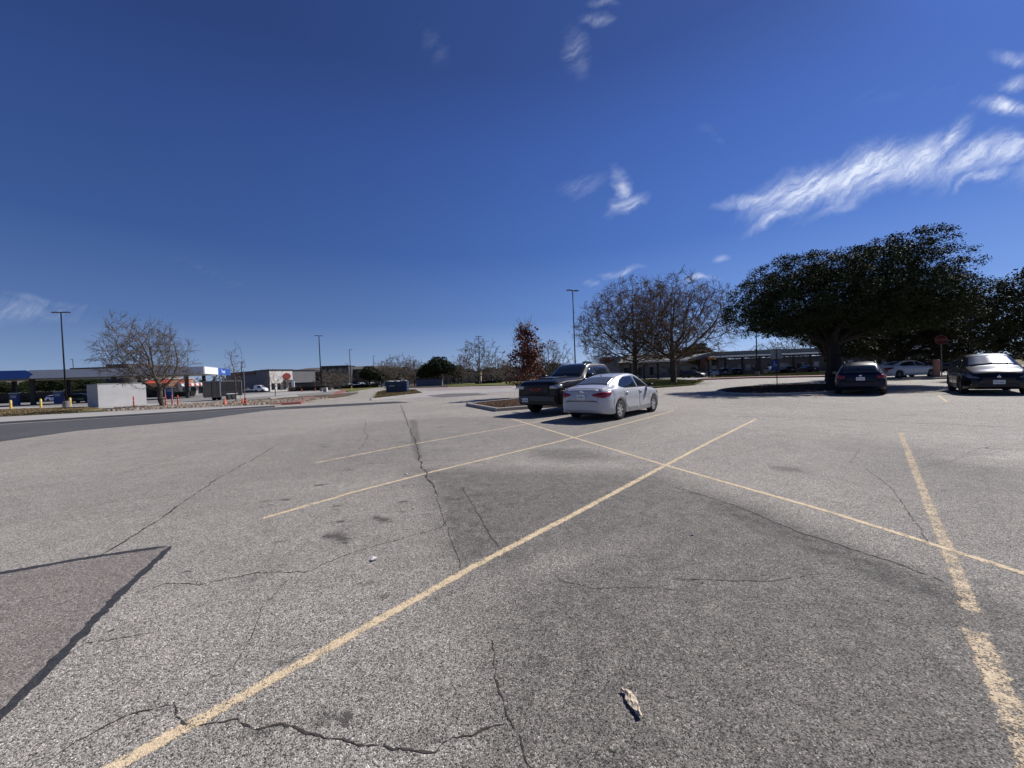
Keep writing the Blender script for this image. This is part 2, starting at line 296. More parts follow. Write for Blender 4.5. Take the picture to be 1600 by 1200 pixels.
# near sheet with the wear map
def seg_dist(px, py, a, b):
    ax, ay = a; bx, by = b; dx, dy = bx-ax, by-ay; t = np.clip(((px-ax)*dx+(py-ay)*dy)/(dx*dx+dy*dy), 0, 1)
    return np.hypot(px-ax-t*dx, py-ay-t*dy)
def poly_sd(px, py, poly):
    d = np.full(px.shape, 1e9); ins = np.zeros(px.shape, bool); n = len(poly)
    for i in range(n):
        a, b = poly[i], poly[(i+1) % n]; d = np.minimum(d, seg_dist(px, py, a, b))
        c = (a[1] > py) != (b[1] > py); xx = (b[0]-a[0])*(py-a[1])/((b[1]-a[1]) or 1e-9)+a[0]; ins ^= c & (px < xx)
    return np.where(ins, d, -d)
def near_lot():
    x0, x1, y0, y1, st = -9., 14., .2, 15.5, .06
    xs = np.arange(x0, x1+.01, st); ys = np.arange(y0, y1+.01, st); X, Y = np.meshgrid(xs, ys); nx, ny = len(xs), len(ys)
    w = np.zeros(X.shape)
    def soft(poly, edge, s):
        sd = poly_sd(X, Y, gp(poly)); return s*np.clip(sd/edge*.5+.5, 0, 1)
    w = np.maximum(w, soft([(640, 730), (900, 735), (1040, 740), (1200, 798), (1330, 850), (1480, 905), (1640, 965), (1900, 1150), (1700, 1500), (760, 1500), (780, 1130), (765, 1000), (720, 893), (700, 850), (680, 780)], .35, .40))
    w = np.maximum(w, soft([(688, 775), (880, 757), (1030, 752), (1060, 775), (900, 800), (800, 850), (722, 892), (700, 850)], .10, .42))
    w = np.maximum(w, soft([(1040, 752), (1200, 798), (1330, 850), (1480, 905), (1640, 965), (1640, 1010), (1440, 950), (1250, 870), (1100, 800)], .20, .56))
    w = np.maximum(w, soft([(820, 702), (905, 700), (960, 716), (880, 722), (830, 712)], .25, .40))
    w = np.maximum(w, soft([(1350, 690), (1700, 740), (1700, 900), (1500, 860), (1420, 780)], .8, .30))
    w = np.maximum(w, soft([(640, 655), (652, 655), (661, 718), (648, 718), (641, 690)], .05, .42))
    w = np.maximum(w, soft([(505, 836), (530, 830), (548, 842), (535, 850), (520, 842)], .04, .55))
    w = np.maximum(w, soft([(582, 807), (600, 808), (614, 813), (600, 818), (590, 812)], .03, .55))
    w = np.maximum(w, soft([(1205, 728), (1250, 730), (1260, 738), (1215, 737)], .1, .38))
    rng = random.Random(5)
    for _ in range(46):
        px, py = rng.uniform(380, 1000), rng.uniform(690, 1150); cx, cy = g(px, py); r = rng.uniform(.012, .035)
        w = np.maximum(w, .5*np.exp(-(((X-cx)/(r*2))**2+((Y-cy)/r)**2)))
    for px, py in ((415, 783), (445, 780), (527, 790), (530, 815), (1537, 912), (640, 744)):
        cx, cy = g(px, py); w = np.maximum(w, .6*np.exp(-(((X-cx)/.07)**2+((Y-cy)/.04)**2)))
    w = np.maximum(w, soft([(700, 855), (722, 892), (790, 852), (775, 820), (730, 770), (688, 775)], .07, .44))
    w = np.maximum(w, soft([(1180, 880), (1420, 930), (1640, 1040), (1700, 1200), (1400, 1130), (1150, 960)], .7, .56))
    w = np.maximum(w, soft([(770, 1010), (900, 1000), (860, 1200), (760, 1250)], .25, .50))
    w = np.maximum(w, soft([(400, 690), (700, 640), (1100, 640), (900, 700), (500, 740)], .9, .16))
    # pale scuffs
    for a, b, r, s in (((780, 905), (870, 880), .22, .16), ((870, 880), (1000, 845), .16, .14), ((1540, 720), (1600, 712), .4, .25), ((130, 960), (420, 1000), .9, .06)):
        w = w - s*np.exp(-(seg_dist(X, Y, g(*a), g(*b))/r)**2)
    fade = np.clip(np.minimum.reduce([X-x0, x1-X, Y-y0, y1-Y])/1.2, 0, 1); w = w*fade
    vs = np.stack([X.ravel(), Y.ravel(), np.zeros(X.size)], 1); i = (np.arange(ny-1)[:, None]*nx+np.arange(nx-1)[None]).ravel()
    q = np.stack([i, i+1, i+nx+1, i+nx], 1)
    me = bpy.data.meshes.new('parking_lot'); me.vertices.add(len(vs)); me.vertices.foreach_set('co', vs.ravel()); me.loops.add(q.size); me.loops.foreach_set('vertex_index', q.ravel())
    me.polygons.add(len(q)); me.polygons.foreach_set('loop_start', np.arange(0, q.size, 4)); me.update()
    at_ = me.attributes.new('wear', 'FLOAT', 'POINT'); at_.data.foreach_set('value', w.ravel()); me.materials.append(M_lot)
    o = bpy.data.objects.new('parking_lot', me); COL.objects.link(o); o['kind'] = 'structure'
near_lot()

# asphalt patch at the left with sealed joints
sheet('asphalt_patch', gp([(-260, 940), (0, 897), (268, 853), (0, 1120), (-120, 1260)]), .0008, asphalt('patch_asphalt', base=(.235, .208, .185), contrast=1.1, gran=.8))
def ribbon(name, pts, w, m, z, jit=0., step=.08, wj=.4, edge=False, seed=1, taper=True):
    """flat irregular strip along a ground polyline"""
    rng = random.Random(seed); P_ = [Vector((p[0], p[1], 0)) for p in pts]; out = []
    for a, b in zip(P_[:-1], P_[1:]):
        n = max(1, int((b-a).length/step))
        for i in range(n): out.append(a.lerp(b, i/n))
    out.append(P_[-1]); n = len(out)
    if n < 3: out = [P_[0], P_[0].lerp(P_[-1], .5), P_[-1]]; n = 3
    off = 0.; vs = []; es = []; fs = []
    for i, p in enumerate(out):
        d = (out[min(i+1, n-1)]-out[max(i-1, 0)]).normalized(); q = Vector((-d.y, d.x, 0))
        off = off*.72+rng.uniform(-1, 1)*jit; ww = w*(1+rng.uniform(-wj, wj))*.5
        if taper: ww *= min(1, .25+min(i, n-1-i)*.25)
        c = p+q*off
        if edge:
            for k in (-1, -.45, .45, 1): vs.append((c+q*ww*k).to_tuple()[:2]+(z,)); es.append(1. if abs(k) == 1 else 0.)
        else:
            for k in (-1, 1): vs.append((c+q*ww*k).to_tuple()[:2]+(z,))
    c = 4 if edge else 2
    for i in range(n-1):
        for k in range(c-1): fs.append((i*c+k+1, i*c+k, (i+1)*c+k, (i+1)*c+k+1))
    b = MB(); b.add(vs, fs); o = b.build(name, m); o['kind'] = 'structure'
    if edge: at_ = o.data.attributes.new('edge', 'FLOAT', 'POINT'); at_.data.foreach_set('value', es)
    return o
M_seal = mat('tar_sealant', (.040, .038, .036), .55, noise=.35, nscale=25, bump=.5, bscale=90)
M_crack = mat('crack_dark_grit', (.045, .036, .030), .95, noise=.4, nscale=30)  # mottled dark brown for the flat crack strips
ribbon('sealant_strip', gp([(-260, 940), (0, 896), (130, 873), (262, 853)]), .068, M_seal, .0013, .004, .035, .22, seed=2)
ribbon('sealant_strip', gp([(268, 853), (180, 934), (90, 1030), (0, 1118), (-120, 1250)]), .060, M_seal, .0017, .004, .035, .28, seed=3)
cracks = [([(60, 1200), (120, 1160), (200, 1118), (275, 1100)], .007), ([(275, 1100), (276, 1118), (284, 1130), (300, 1135)], .010), ([(300, 1136), (370, 1126), (400, 1138), (440, 1134), (480, 1147), (540, 1163), (600, 1171), (680, 1169), (692, 1156), (760, 1140), (800, 1127)], .009),
          ([(270, 1100), (330, 1060), (365, 1045), (400, 985), (410, 950), (450, 905), (468, 896)], .004), ([(198, 930), (260, 912), (310, 914), (400, 895), (480, 893), (540, 868), (600, 850), (690, 824), (708, 800)], .009),
          ([(768, 1000), (775, 1060), (782, 1085), (800, 1128), (832, 1200)], .007), ([(150, 872), (200, 842), (250, 812), (300, 775), (350, 742), (400, 715), (438, 692)], .022),
          ([(626, 632), (640, 668), (650, 692), (655, 718), (668, 745), (682, 775)], .030), ([(682, 775), (700, 830), (722, 892)], .006), ([(570, 655), (572, 664), (567, 672), (575, 681), (566, 699), (541, 713), (560, 722), (582, 725), (640, 722), (700, 718), (760, 724)], .012),
          ([(720, 760), (740, 790), (757, 822), (780, 858)], .010), ([(1050, 760), (1150, 790), (1250, 832), (1400, 880), (1482, 912)], .012), ([(0, 822), (110, 800), (250, 765)], .007), ([(30, 700), (110, 684)], .02), ([(0, 770), (180, 742), (300, 708)], .012),
          ([(1100, 650), (1250, 652), (1400, 660), (1600, 668)], .03), ([(1190, 668), (1300, 680), (1370, 678)], .012), ([(1050, 905), (1200, 908), (1300, 895)], .005), ([(1350, 730), (1390, 760), (1420, 800), (1452, 850)], .006), ([(1440, 690), (1520, 700), (1600, 703)], .012),
          ([(610, 700), (700, 705), (790, 703), (860, 690)], .010), ([(430, 712), (520, 690), (600, 668), (720, 650)], .010), ([(100, 1010), (180, 1000), (250, 985)], .004), ([(430, 800), (500, 780), (560, 770), (660, 745)], .007), ([(870, 905), (930, 920), (1010, 918), (1100, 925)], .004), ([(690, 785), (740, 775), (800, 768)], .008)]
for i, (p, w_) in enumerate(cracks): ribbon('asphalt_crack', gp(p), w_*.80, M_crack, .0024, w_*.5+.0035, .020 if w_ < .02 else .07, .9, seed=i)
for i in range(40):      # hairlines
    r_ = random.Random(100+i); px, py = r_.uniform(0, 1600), r_.uniform(650, 1000); x, y = g(px, py); a = r_.gauss(R(10), .5); l = r_.uniform(.5, 3)
    if y > 16 or y < 5: continue
    pts = [(x+math.cos(a)*l*k/4, y+math.sin(a)*l*k/4+r_.gauss(0, .05)) for k in range(5)]; ribbon('asphalt_crack', pts, .0045, M_crack, .0024, .006, .035, .7, seed=i)

# ---- painted stall lines
Yl = (.70, .55, .35)
M_l1 = asphalt('yellow_line_paint', paint=Yl, wear=.32, base=(.26, .24, .22)); M_l2 = asphalt('worn_yellow_line_paint', paint=(.66, .52, .34), wear=.40, base=(.22, .205, .19)); M_l3 = asphalt('faded_line_paint', paint=(.50, .42, .30), wear=.53)
PZ = [.0014]
def pline(pts, w_, m, s=1): return ribbon('parking_line', gp(pts), w_, m, PZ[0], .002, .12, .10, edge=True, seed=s, taper=False)
pline([(60, 1262), (175, 1200), (420, 1065), (740, 885), (900, 802), (1040, 727), (1110, 690), (1181, 655)], .108, M_l1, 1)
pline([(410, 810), (560, 767), (660, 741), (880, 688), (1052, 642)], .10, M_l1, 2)
pline([(493, 723), (640, 695), (770, 672), (880, 652)], .095, M_l1, 3)
pline([(505, 688), (640, 667), (800, 642)], .09, M_l3, 4); pline([(537, 668), (640, 655), (740, 641)], .09, M_l3, 5); pline([(570, 651), (740, 630)], .08, M_l3, 6)
PZ[0] = .0019
pline([(795, 653), (1040, 727), (1160, 761), (1300, 801), (1468, 854), (1600, 896), (1720, 936)], .095, M_l1, 7)
PZ[0] = .0009
pline([(1407, 676), (1440, 760), (1480, 860), (1503, 915), (1520, 955)], .135, M_l2, 8); pline([(1520, 955), (1524, 985)], .13, asphalt('nearly_gone_line_paint', paint=(.66, .52, .34), wear=.56, base=(.24, .225, .205)), 12); pline([(1522, 985), (1548, 1040), (1603, 1160), (1660, 1300)], .16, M_l2, 9)
pline([(1466, 618), (1480, 628)], .10, M_l1, 10); pline([(1400, 640), (1365, 606)], .09, M_l3, 11)

# ---- road at the left, verges, pavements
M_road = asphalt('dark_street_asphalt', base=(.085, .085, .088), contrast=.5)
sheet('road', gp([(-900, 722), (-300, 683), (0, 663.5), (250, 648), (430, 636.5), (617, 627.5), (617, 630), (560, 633.5), (420, 641), (300, 657), (120, 673), (0, 690), (-300, 741), (-900, 860)]), .004, M_road)
sheet('road', gp([(430, 636.5), (617, 627.4), (640, 628.6), (617, 630.2), (470, 637.5)]), .008, asphalt('fresh_street_asphalt', base=(.05, .05, .052), contrast=.4))
def slab(name, poly, h, m, kind='structure'):
    b = MB(); b.prism(poly, -.02, h, 0); o = b.build(name, m); o['kind'] = kind; return o
slab('verge', gp([(-900, 690), (-300, 665), (0, 653), (60, 650), (160, 640), (140, 637), (0, 641), (-300, 648), (-900, 668)]), .10, M_dry)
slab('sidewalk', gp([(-900, 721), (-300, 682), (0, 662.5), (250, 647.5), (430, 636), (430, 634.5), (250, 642), (160, 646), (60, 651), (0, 654), (-300, 667), (-900, 693)]), .12, M_conc)
slab('gravel_bed', gp([(160, 645.5), (250, 641.5), (430, 634), (490, 628), (520, 623), (330, 632), (180, 640)]), .11, M_gravel)
M_fore = ground_mat('grey_forecourt', (.17, .165, .155), (.24, .23, .215), .5, 12, .15)
slab('forecourt', [g(0, 640.5), g(180, 639), g(330, 631), g(560, 615), g(560, 608.5), (-60, 125), (-150, 110), (-150, 50), g(-300, 647)], .04, M_fore)
slab('sidewalk', gp([(362, 624), (470, 615.5), (560, 608.6), (560, 607.6), (455, 612.4), (362, 618.5)]), .07, M_conc)
slab('sidewalk', gp([(-40, 641.2), (60, 640.4), (180, 638.8), (330, 630.6), (330, 628), (180, 634), (60, 636.5), (-40, 637.5)]), .07, M_conc)
slab('verge', gp([(335, 630.5), (560, 614.5), (545, 618.8), (520, 622.5), (430, 627.5)]), .14, M_soil)
slab('painted_median', gp([(425, 634), (440, 627), (488, 621), (493, 623.5), (470, 631)]), .16, M_red)
slab('painted_median', gp([(514, 620.5), (527, 612.5), (541, 609.5), (538, 613.5)]), .16, M_red)
slab('sidewalk', gp([(420, 622.5), (462, 617.8), (466, 619.8), (424, 625.4)]), .16, M_conc)
slab('verge', gp([(545, 613), (600, 604), (560, 603.5), (520, 607)]), .12, M_green)

def island(name, poly, m, h=.15, cw=.16, seed=1):
    """raised bed inside a concrete kerb ring"""
    c = np.mean(poly, axis=0); inner = []
    n = len(poly)
    for i in range(n):
        p = Vector(poly[i]); d = (Vector(c)-p); inner.append(tuple(p+d.normalized()*cw*1.3))
    b = MB(); vs = [(*p, -.02) for p in poly]+[(*p, h-.02) for p in poly]
    mid = [tuple(Vector(p)+(Vector(q)-Vector(p))*.15) for p, q in zip(poly, inner)]
    vs += [(*p, h) for p in mid]+[(*p, h) for p in inner]+[(*p, h-.08) for p in inner]
    for k in range(4):
        for i in range(n): b.add([vs[k*n+i], vs[k*n+(i+1) % n], vs[(k+1)*n+(i+1) % n], vs[(k+1)*n+i]], [(0, 1, 2, 3)])
    struct(b.build('curb', M_curb)); b = MB(); b.prism([tuple(p) for p in inner], -.02, h-.03, 0); struct(b.build(name, m))
island('mulch_bed', gp([(728, 634), (745, 632), (808, 625.5), (900, 620), (960, 622), (900, 634), (812, 640), (775, 643)]), M_mulch)
island('verge', gp([(580, 625.5), (588, 613), (604, 609.5), (650, 609.5), (662, 616)]), M_dry)
def ell(px, py, rx, ry, n=28): cx, cy = g(px, py); return [(cx+rx*math.cos(2*math.pi*i/n), cy+ry*math.sin(2*math.pi*i/n)) for i in range(n)]
oakc = (17.3, 24.0)
island('mulch_bed', [(oakc[0]+ (6.2*math.cos(t)*.75-3.6*math.sin(t)*.66), oakc[1]+(6.2*math.cos(t)*.66+3.6*math.sin(t)*.75)) for t in [2*math.pi*i/32 for i in range(32)]], M_mulch)
island('mulch_bed', [(at(1463, 31)+2.6*math.cos(t), 31+1.3*math.sin(t)) for t in [2*math.pi*i/20 for i in range(20)]], M_mulch)
# strip with the bare trees, and the drive-in's frontage
slab('verge', gp([(700, 604.5), (890, 600), (1010, 607.5), (1085, 602), (1100, 596), (1060, 594), (900, 594), (700, 599.5)]), .12, M_green)
slab('verge', gp([(600, 607), (700, 605), (700, 599), (640, 600)]), .12, M_soil)
slab('verge', gp([(1100, 592), (1170, 589.8), (1300, 587.5), (1420, 584), (1420, 580), (1300, 582), (1180, 585), (1120, 588)]), .12, M_green)
slab('curb', gp([(1090, 594.2), (1170, 591.2), (1300, 589), (1420, 585.5), (1420, 584.1), (1300, 587.7), (1170, 589.9), (1098, 592.4)]), .15, mat('red_curb_paint', (.14, .035, .03), .7, noise=.3))
slab('sidewalk', gp([(1050, 596), (1100, 592), (1120, 587.9), (1060, 591.5), (1000, 594.5), (980, 597)]), .06, M_conc)
# pale drive beyond the lot and a dark patch near the skip
sheet('road', gp([(560, 627), (640, 622), (800, 612), (1000, 612), (1000, 606), (800, 604), (640, 613), (600, 622)]), .002, asphalt('pale_drive', base=(.36, .34, .32), contrast=.4))
sheet('asphalt_patch', gp([(665, 618.5), (700, 615), (745, 614.2), (765, 616.5), (690, 620.8)]), .006, asphalt('dark_patch', base=(.13, .125, .12), contrast=.4))
sheet('asphalt_patch', gp([(640, 607), (800, 602.5), (800, 606), (720, 609), (690, 610.5)]), .006, asphalt('pinkish_drive', base=(.30, .25, .235), contrast=.4))

# ------------------------------------------------------------------ vehicles
M_tyre = mat('tyre_rubber', (.018, .018, .018), .85, noise=.2, nscale=30)
M_alloy = mat('silver_alloy', (.55, .56, .57), .28, .85)
M_dalloy = mat('dark_alloy', (.10, .10, .105), .35, .8)
M_glass = mat('tinted_glass', (.012, .016, .018), .04, spec=.8)
M_glass2 = mat('rear_window_glare_glass', (.085, .10, .11), .16, spec=.8)  # lighter base colour paints in the pale glare on the rear glass
M_black = mat('black_plastic', (.015, .015, .016), .55)
M_under = mat('underbody', (.012, .012, .012), .9)
M_tail = mat('red_tail_lamp', (.24, .006, .010), .2, coat=.3)
M_head = mat('headlamp_lens', (.16, .17, .18), .08, .55, coat=1.)
M_plate = mat('licence_plate_white', (.72, .73, .74), .45)
M_ink = mat('plate_ink', (.03, .035, .06), .6)
M_chrome = mat('chrome', (.75, .76, .78), .10, 1.)
def paint(name, col, rough=.28, metal=.0, coat=.9, cr=.04, spec=.5): return mat(name, col, rough, metal, coat=coat, cr=cr, spec=spec, noise=.02, nscale=3)

def smooth_tab(tab, xs, sig=.05):
    tab = sorted(tab); tx = [p[0] for p in tab]; tv = [p[1] for p in tab]
    if sig <= 0: return np.interp(xs, tx, tv)
    k = np.linspace(-2, 2, 9); w = np.exp(-k*k/2); w /= w.sum(); s = np.minimum(sig, .3*np.minimum(xs-xs.min(), xs.max()-xs)+.004)
    return sum(wi*np.interp(xs+ki*s, tx, tv) for ki, wi in zip(k, w))
class Car:
    def __init__(s, sp):
        s.sp = sp; h = sp['L']/2; base = np.arange(-h, h+.001, .05); ends = np.array([0, .008, .02, .035, .06])
        xs = np.unique(np.round(np.concatenate([base, -h+ends, h-ends, np.concatenate([xw+sp['Ra']*np.cos(np.linspace(0, math.pi, 19)) for xw in sp['wx']])]), 4))
        xs = xs[(xs >= -h) & (xs <= h)]
        T = smooth_tab(sp['top'], xs, sp.get('sig', .06)); B = smooth_tab(sp['belt'], xs, .08); Wd = smooth_tab(sp['w'], xs, .08); Wt = smooth_tab(sp['wt'], xs, .07); Z0 = smooth_tab(sp['bot'], xs, .03)
        B = np.minimum(B, T-.01); secs = []
        for x, t, b, w, wt, z0 in zip(xs, T, B, Wd, Wt, Z0):
            zs = z0
            for xw in sp['wx']:
                dx = abs(x-xw)
                if dx < sp['Ra']: zs = max(zs, sp['r']+math.sqrt(sp['Ra']**2-dx*dx)*.98)
            fl = 0.
            for xw in sp['wx']:
                dx = abs(x-xw); fl = max(fl, .022*max(0, 1-max(0, dx-sp['Ra'])/.16) if dx >= sp['Ra'] else .022)
            wt = min(wt, .93*w); k = min(1, (t-b)/.16); sh = sp.get('shoulder', .955)
            zi = min(z0, zs)
            sec = [(0, zi), (max(.05, w-.30), zi), (max(.06, w-.29), zs), (max(.1, w-.03), zs), (w+fl, zs+.03)]
            z1 = zs+.03
            for f in (.25, .5, .68, .78, .88, 1.):
                yy = w*(1+.006*math.sin(f*3.1)) if f < .7 else w*(1-(1-sh)*((f-.68)/.32)**1.6)
                if f < .5: yy += fl*(1-f*2)
                if sp.get('tuck') and f < .5: yy -= sp['tuck']*(1-f*2)
                sec.append((yy, z1+(b-z1)*f))
            yb = w*(sh-.012*k); zb = b+.012*k; ye = wt; ze = t-.07*k
            bow = sp.get('bow', .012)*k
            for f in (0., .2, .4, .6, .8, 1.): sec.append((yb+(ye-yb)*f+bow*math.sin(math.pi*f), zb+(ze-zb)*f))
            sec += [(ye-.03, t-.028*k), (ye-.085, t-.008*k), (ye*.6, t+.012*sp.get('crown', 1)), (0, t+.022*sp.get('crown', 1))]
            secs.append([(x, y, z) for y, z in sec])
        n = len(secs[0]); b = MB(); vs = []
        for sc in secs:
            vs += sc+[(x, -y, z) for x, y, z in sc[-2:0:-1]]
        m = 2*n-2; k = len(secs)
        b.add(vs, [(i*m+j, i*m+(j+1) % m, (i+1)*m+(j+1) % m, (i+1)*m+j) for i in range(k-1) for j in range(m)]+[tuple(range(m)), tuple(range(k*m-1, (k-1)*m-1, -1))])
        s.nf = len(b.f); s.b = b; s.vs = [Vector(v_) for v_ in b.v]; s.bvh = BVHTree.FromPolygons(s.vs, b.f)
    def panel(s, name, bot, top, d, m, parent, off=.006, nc=14, nr=6, smooth=True, mirror=False):
        """patch lying just proud of the body: boundary polylines dropped onto it along d"""
        def rs(pl, n):
            pl = [Vector(p) for p in pl]; ln = [0]
            for a, c in zip(pl[:-1], pl[1:]): ln.append(ln[-1]+(c-a).length)
            out = []
            for i in range(n+1):
                t = ln[-1]*i/n; j = max(0, min(len(pl)-2, next((q-1 for q in range(1, len(ln)) if ln[q] >= t-1e-9), len(pl)-2)))
                out.append(pl[j].lerp(pl[j+1], (t-ln[j])/max(1e-9, ln[j+1]-ln[j])))
            return out
        A = rs(bot, nc); Bq = rs(top, nc); d = Vector(d).normalized(); vs = []; inner = []
        for r in range(nr+1):
            for i in range(nc+1):
                p = A[i].lerp(Bq[i], r/nr); hit = s.bvh.ray_cast(p-d*2.5, d)
                if hit[0] is None: hit = s.bvh.find_nearest(p)
                q, nm = hit[0], hit[1]
                if nm.dot(d) > 0: nm = -nm
                vs.append(q+nm*off); inner.append(q-nm*.004)
        nv = len(vs); fs = [(r*(nc+1)+i, r*(nc+1)+i+1, (r+1)*(nc+1)+i+1, (r+1)*(nc+1)+i) for r in range(nr) for i in range(nc)]
        rim = [i for i in range(nc+1)]+[r*(nc+1)+nc for r in range(1, nr+1)]+[nr*(nc+1)+i for i in range(nc-1, -1, -1)]+[r*(nc+1) for r in range(nr-1, 0, -1)]
        fs += [(rim[i], nv+rim[i], nv+rim[(i+1) % len(rim)], rim[(i+1) % len(rim)]) for i in range(len(rim))]
        b = MB(); b.add(vs+inner, fs); o = b.build(name, m, parent, smooth)
        me = o.data; nf = nr*nc; me.polygons.foreach_set('use_smooth', [i < nf and smooth for i in range(len(me.polygons))]); return o
def wheel_parts(root, x, y, r, wdt, rim_m, spokes=7, side=1):
    b = MB(); hw = wdt/2
    b.lathe([(r*.66, -hw*.9), (r*.93, -hw), (r*.985, -hw*.8), (r, -hw*.4), (r, hw*.4), (r*.985, hw*.8), (r*.93, hw), (r*.66, hw*.9), (r*.66, -hw*.9)], axis='y', n=28)
    t = b.build('wheel', M_tyre, root, True); t.location = (x, y, r)
    b = MB(); f = side*hw*.80; R0 = r*.665
    b.lathe([(0, f-side*.07), (R0*.99, f-side*.07)], axis='y', n=24, mi=1)
    b.lathe([(R0*.88, f-side*.03), (R0*.92, f+side*.006), (R0, f+side*.004), (R0, f-side*.08)], axis='y', n=24)
    b.lathe([(0, f+side*.002), (R0*.22, f), (R0*.24, f-side*.03)], axis='y', n=12)
    for k in range(spokes):
        a = 2*math.pi*k/spokes; ca, sa = math.cos(a), math.sin(a); w0, w1 = R0*.11, R0*.19
        def q(rr, ww, yy): return (rr*ca-ww*sa, yy, rr*sa+ww*ca)
        y0, y1 = f-side*.03, f
        v_ = [q(R0*.15, -w0, y1), q(R0*.15, w0, y1), q(R0*.93, w1, y1), q(R0*.93, -w1, y1), q(R0*.15, -w0, y0), q(R0*.15, w0, y0), q(R0*.93, w1, y0), q(R0*.93, -w1, y0)]
        b.add(v_, [(0, 1, 2, 3), (0, 4, 5, 1), (1, 5, 6, 2), (2, 6, 7, 3), (3, 7, 4, 0)])
    b.build('rim', [rim_m, M_black], t)
def mirror_part(root, x, y, z, s, m, sc=1.):
    b = MB(); b.box((0, s*.10*sc, 0), (.12*sc, .20*sc, .135*sc), bev=.03); b.box((.02, 0, -.05), (.06, .12, .04)); o = b.build('side_mirror', m, root); o.location = (x, y, z)
    q = MB(); q.box((-.062*sc, s*.10*sc, 0), (.006, .16*sc, .10*sc)); q.build('mirror_glass', M_glass, o)
def plate(root, loc, rz, text, w_=.305, h=.155):
    b = MB(); b.box((0, 0, 0), (.012, w_, h), bev=.003); o = b.build('licence_plate', M_plate, root); o.location = loc; o.rotation_euler.z = rz
    text_obj('plate_text', text, .088, M_ink, o, (.009, 0, -.01), (R(90), 0, R(90)), .001, sx=.72)
    return o
def common(car, root, name, pm, rim_m, spokes=7, body_name='body'):
    sp = car.sp; o = car.b.build(body_name, pm, root, True); o.data.polygons[car.nf-1].use_smooth = False; o.data.polygons[car.nf-2].use_smooth = False
    b = MB(); b.box((0, 0, (sp['ground']+.62)/2+.02), (sp['L']-.5, 2*(sp['W']/2-.30), .62-sp['ground']), bev=.05); b.build('underbody', M_under, root)
    for xw in sp['wx']:
        for s in (1, -1): wheel_parts(root, xw, s*(sp['W']/2-sp['tw']/2-.01), sp['r'], sp['tw'], rim_m, spokes, s)

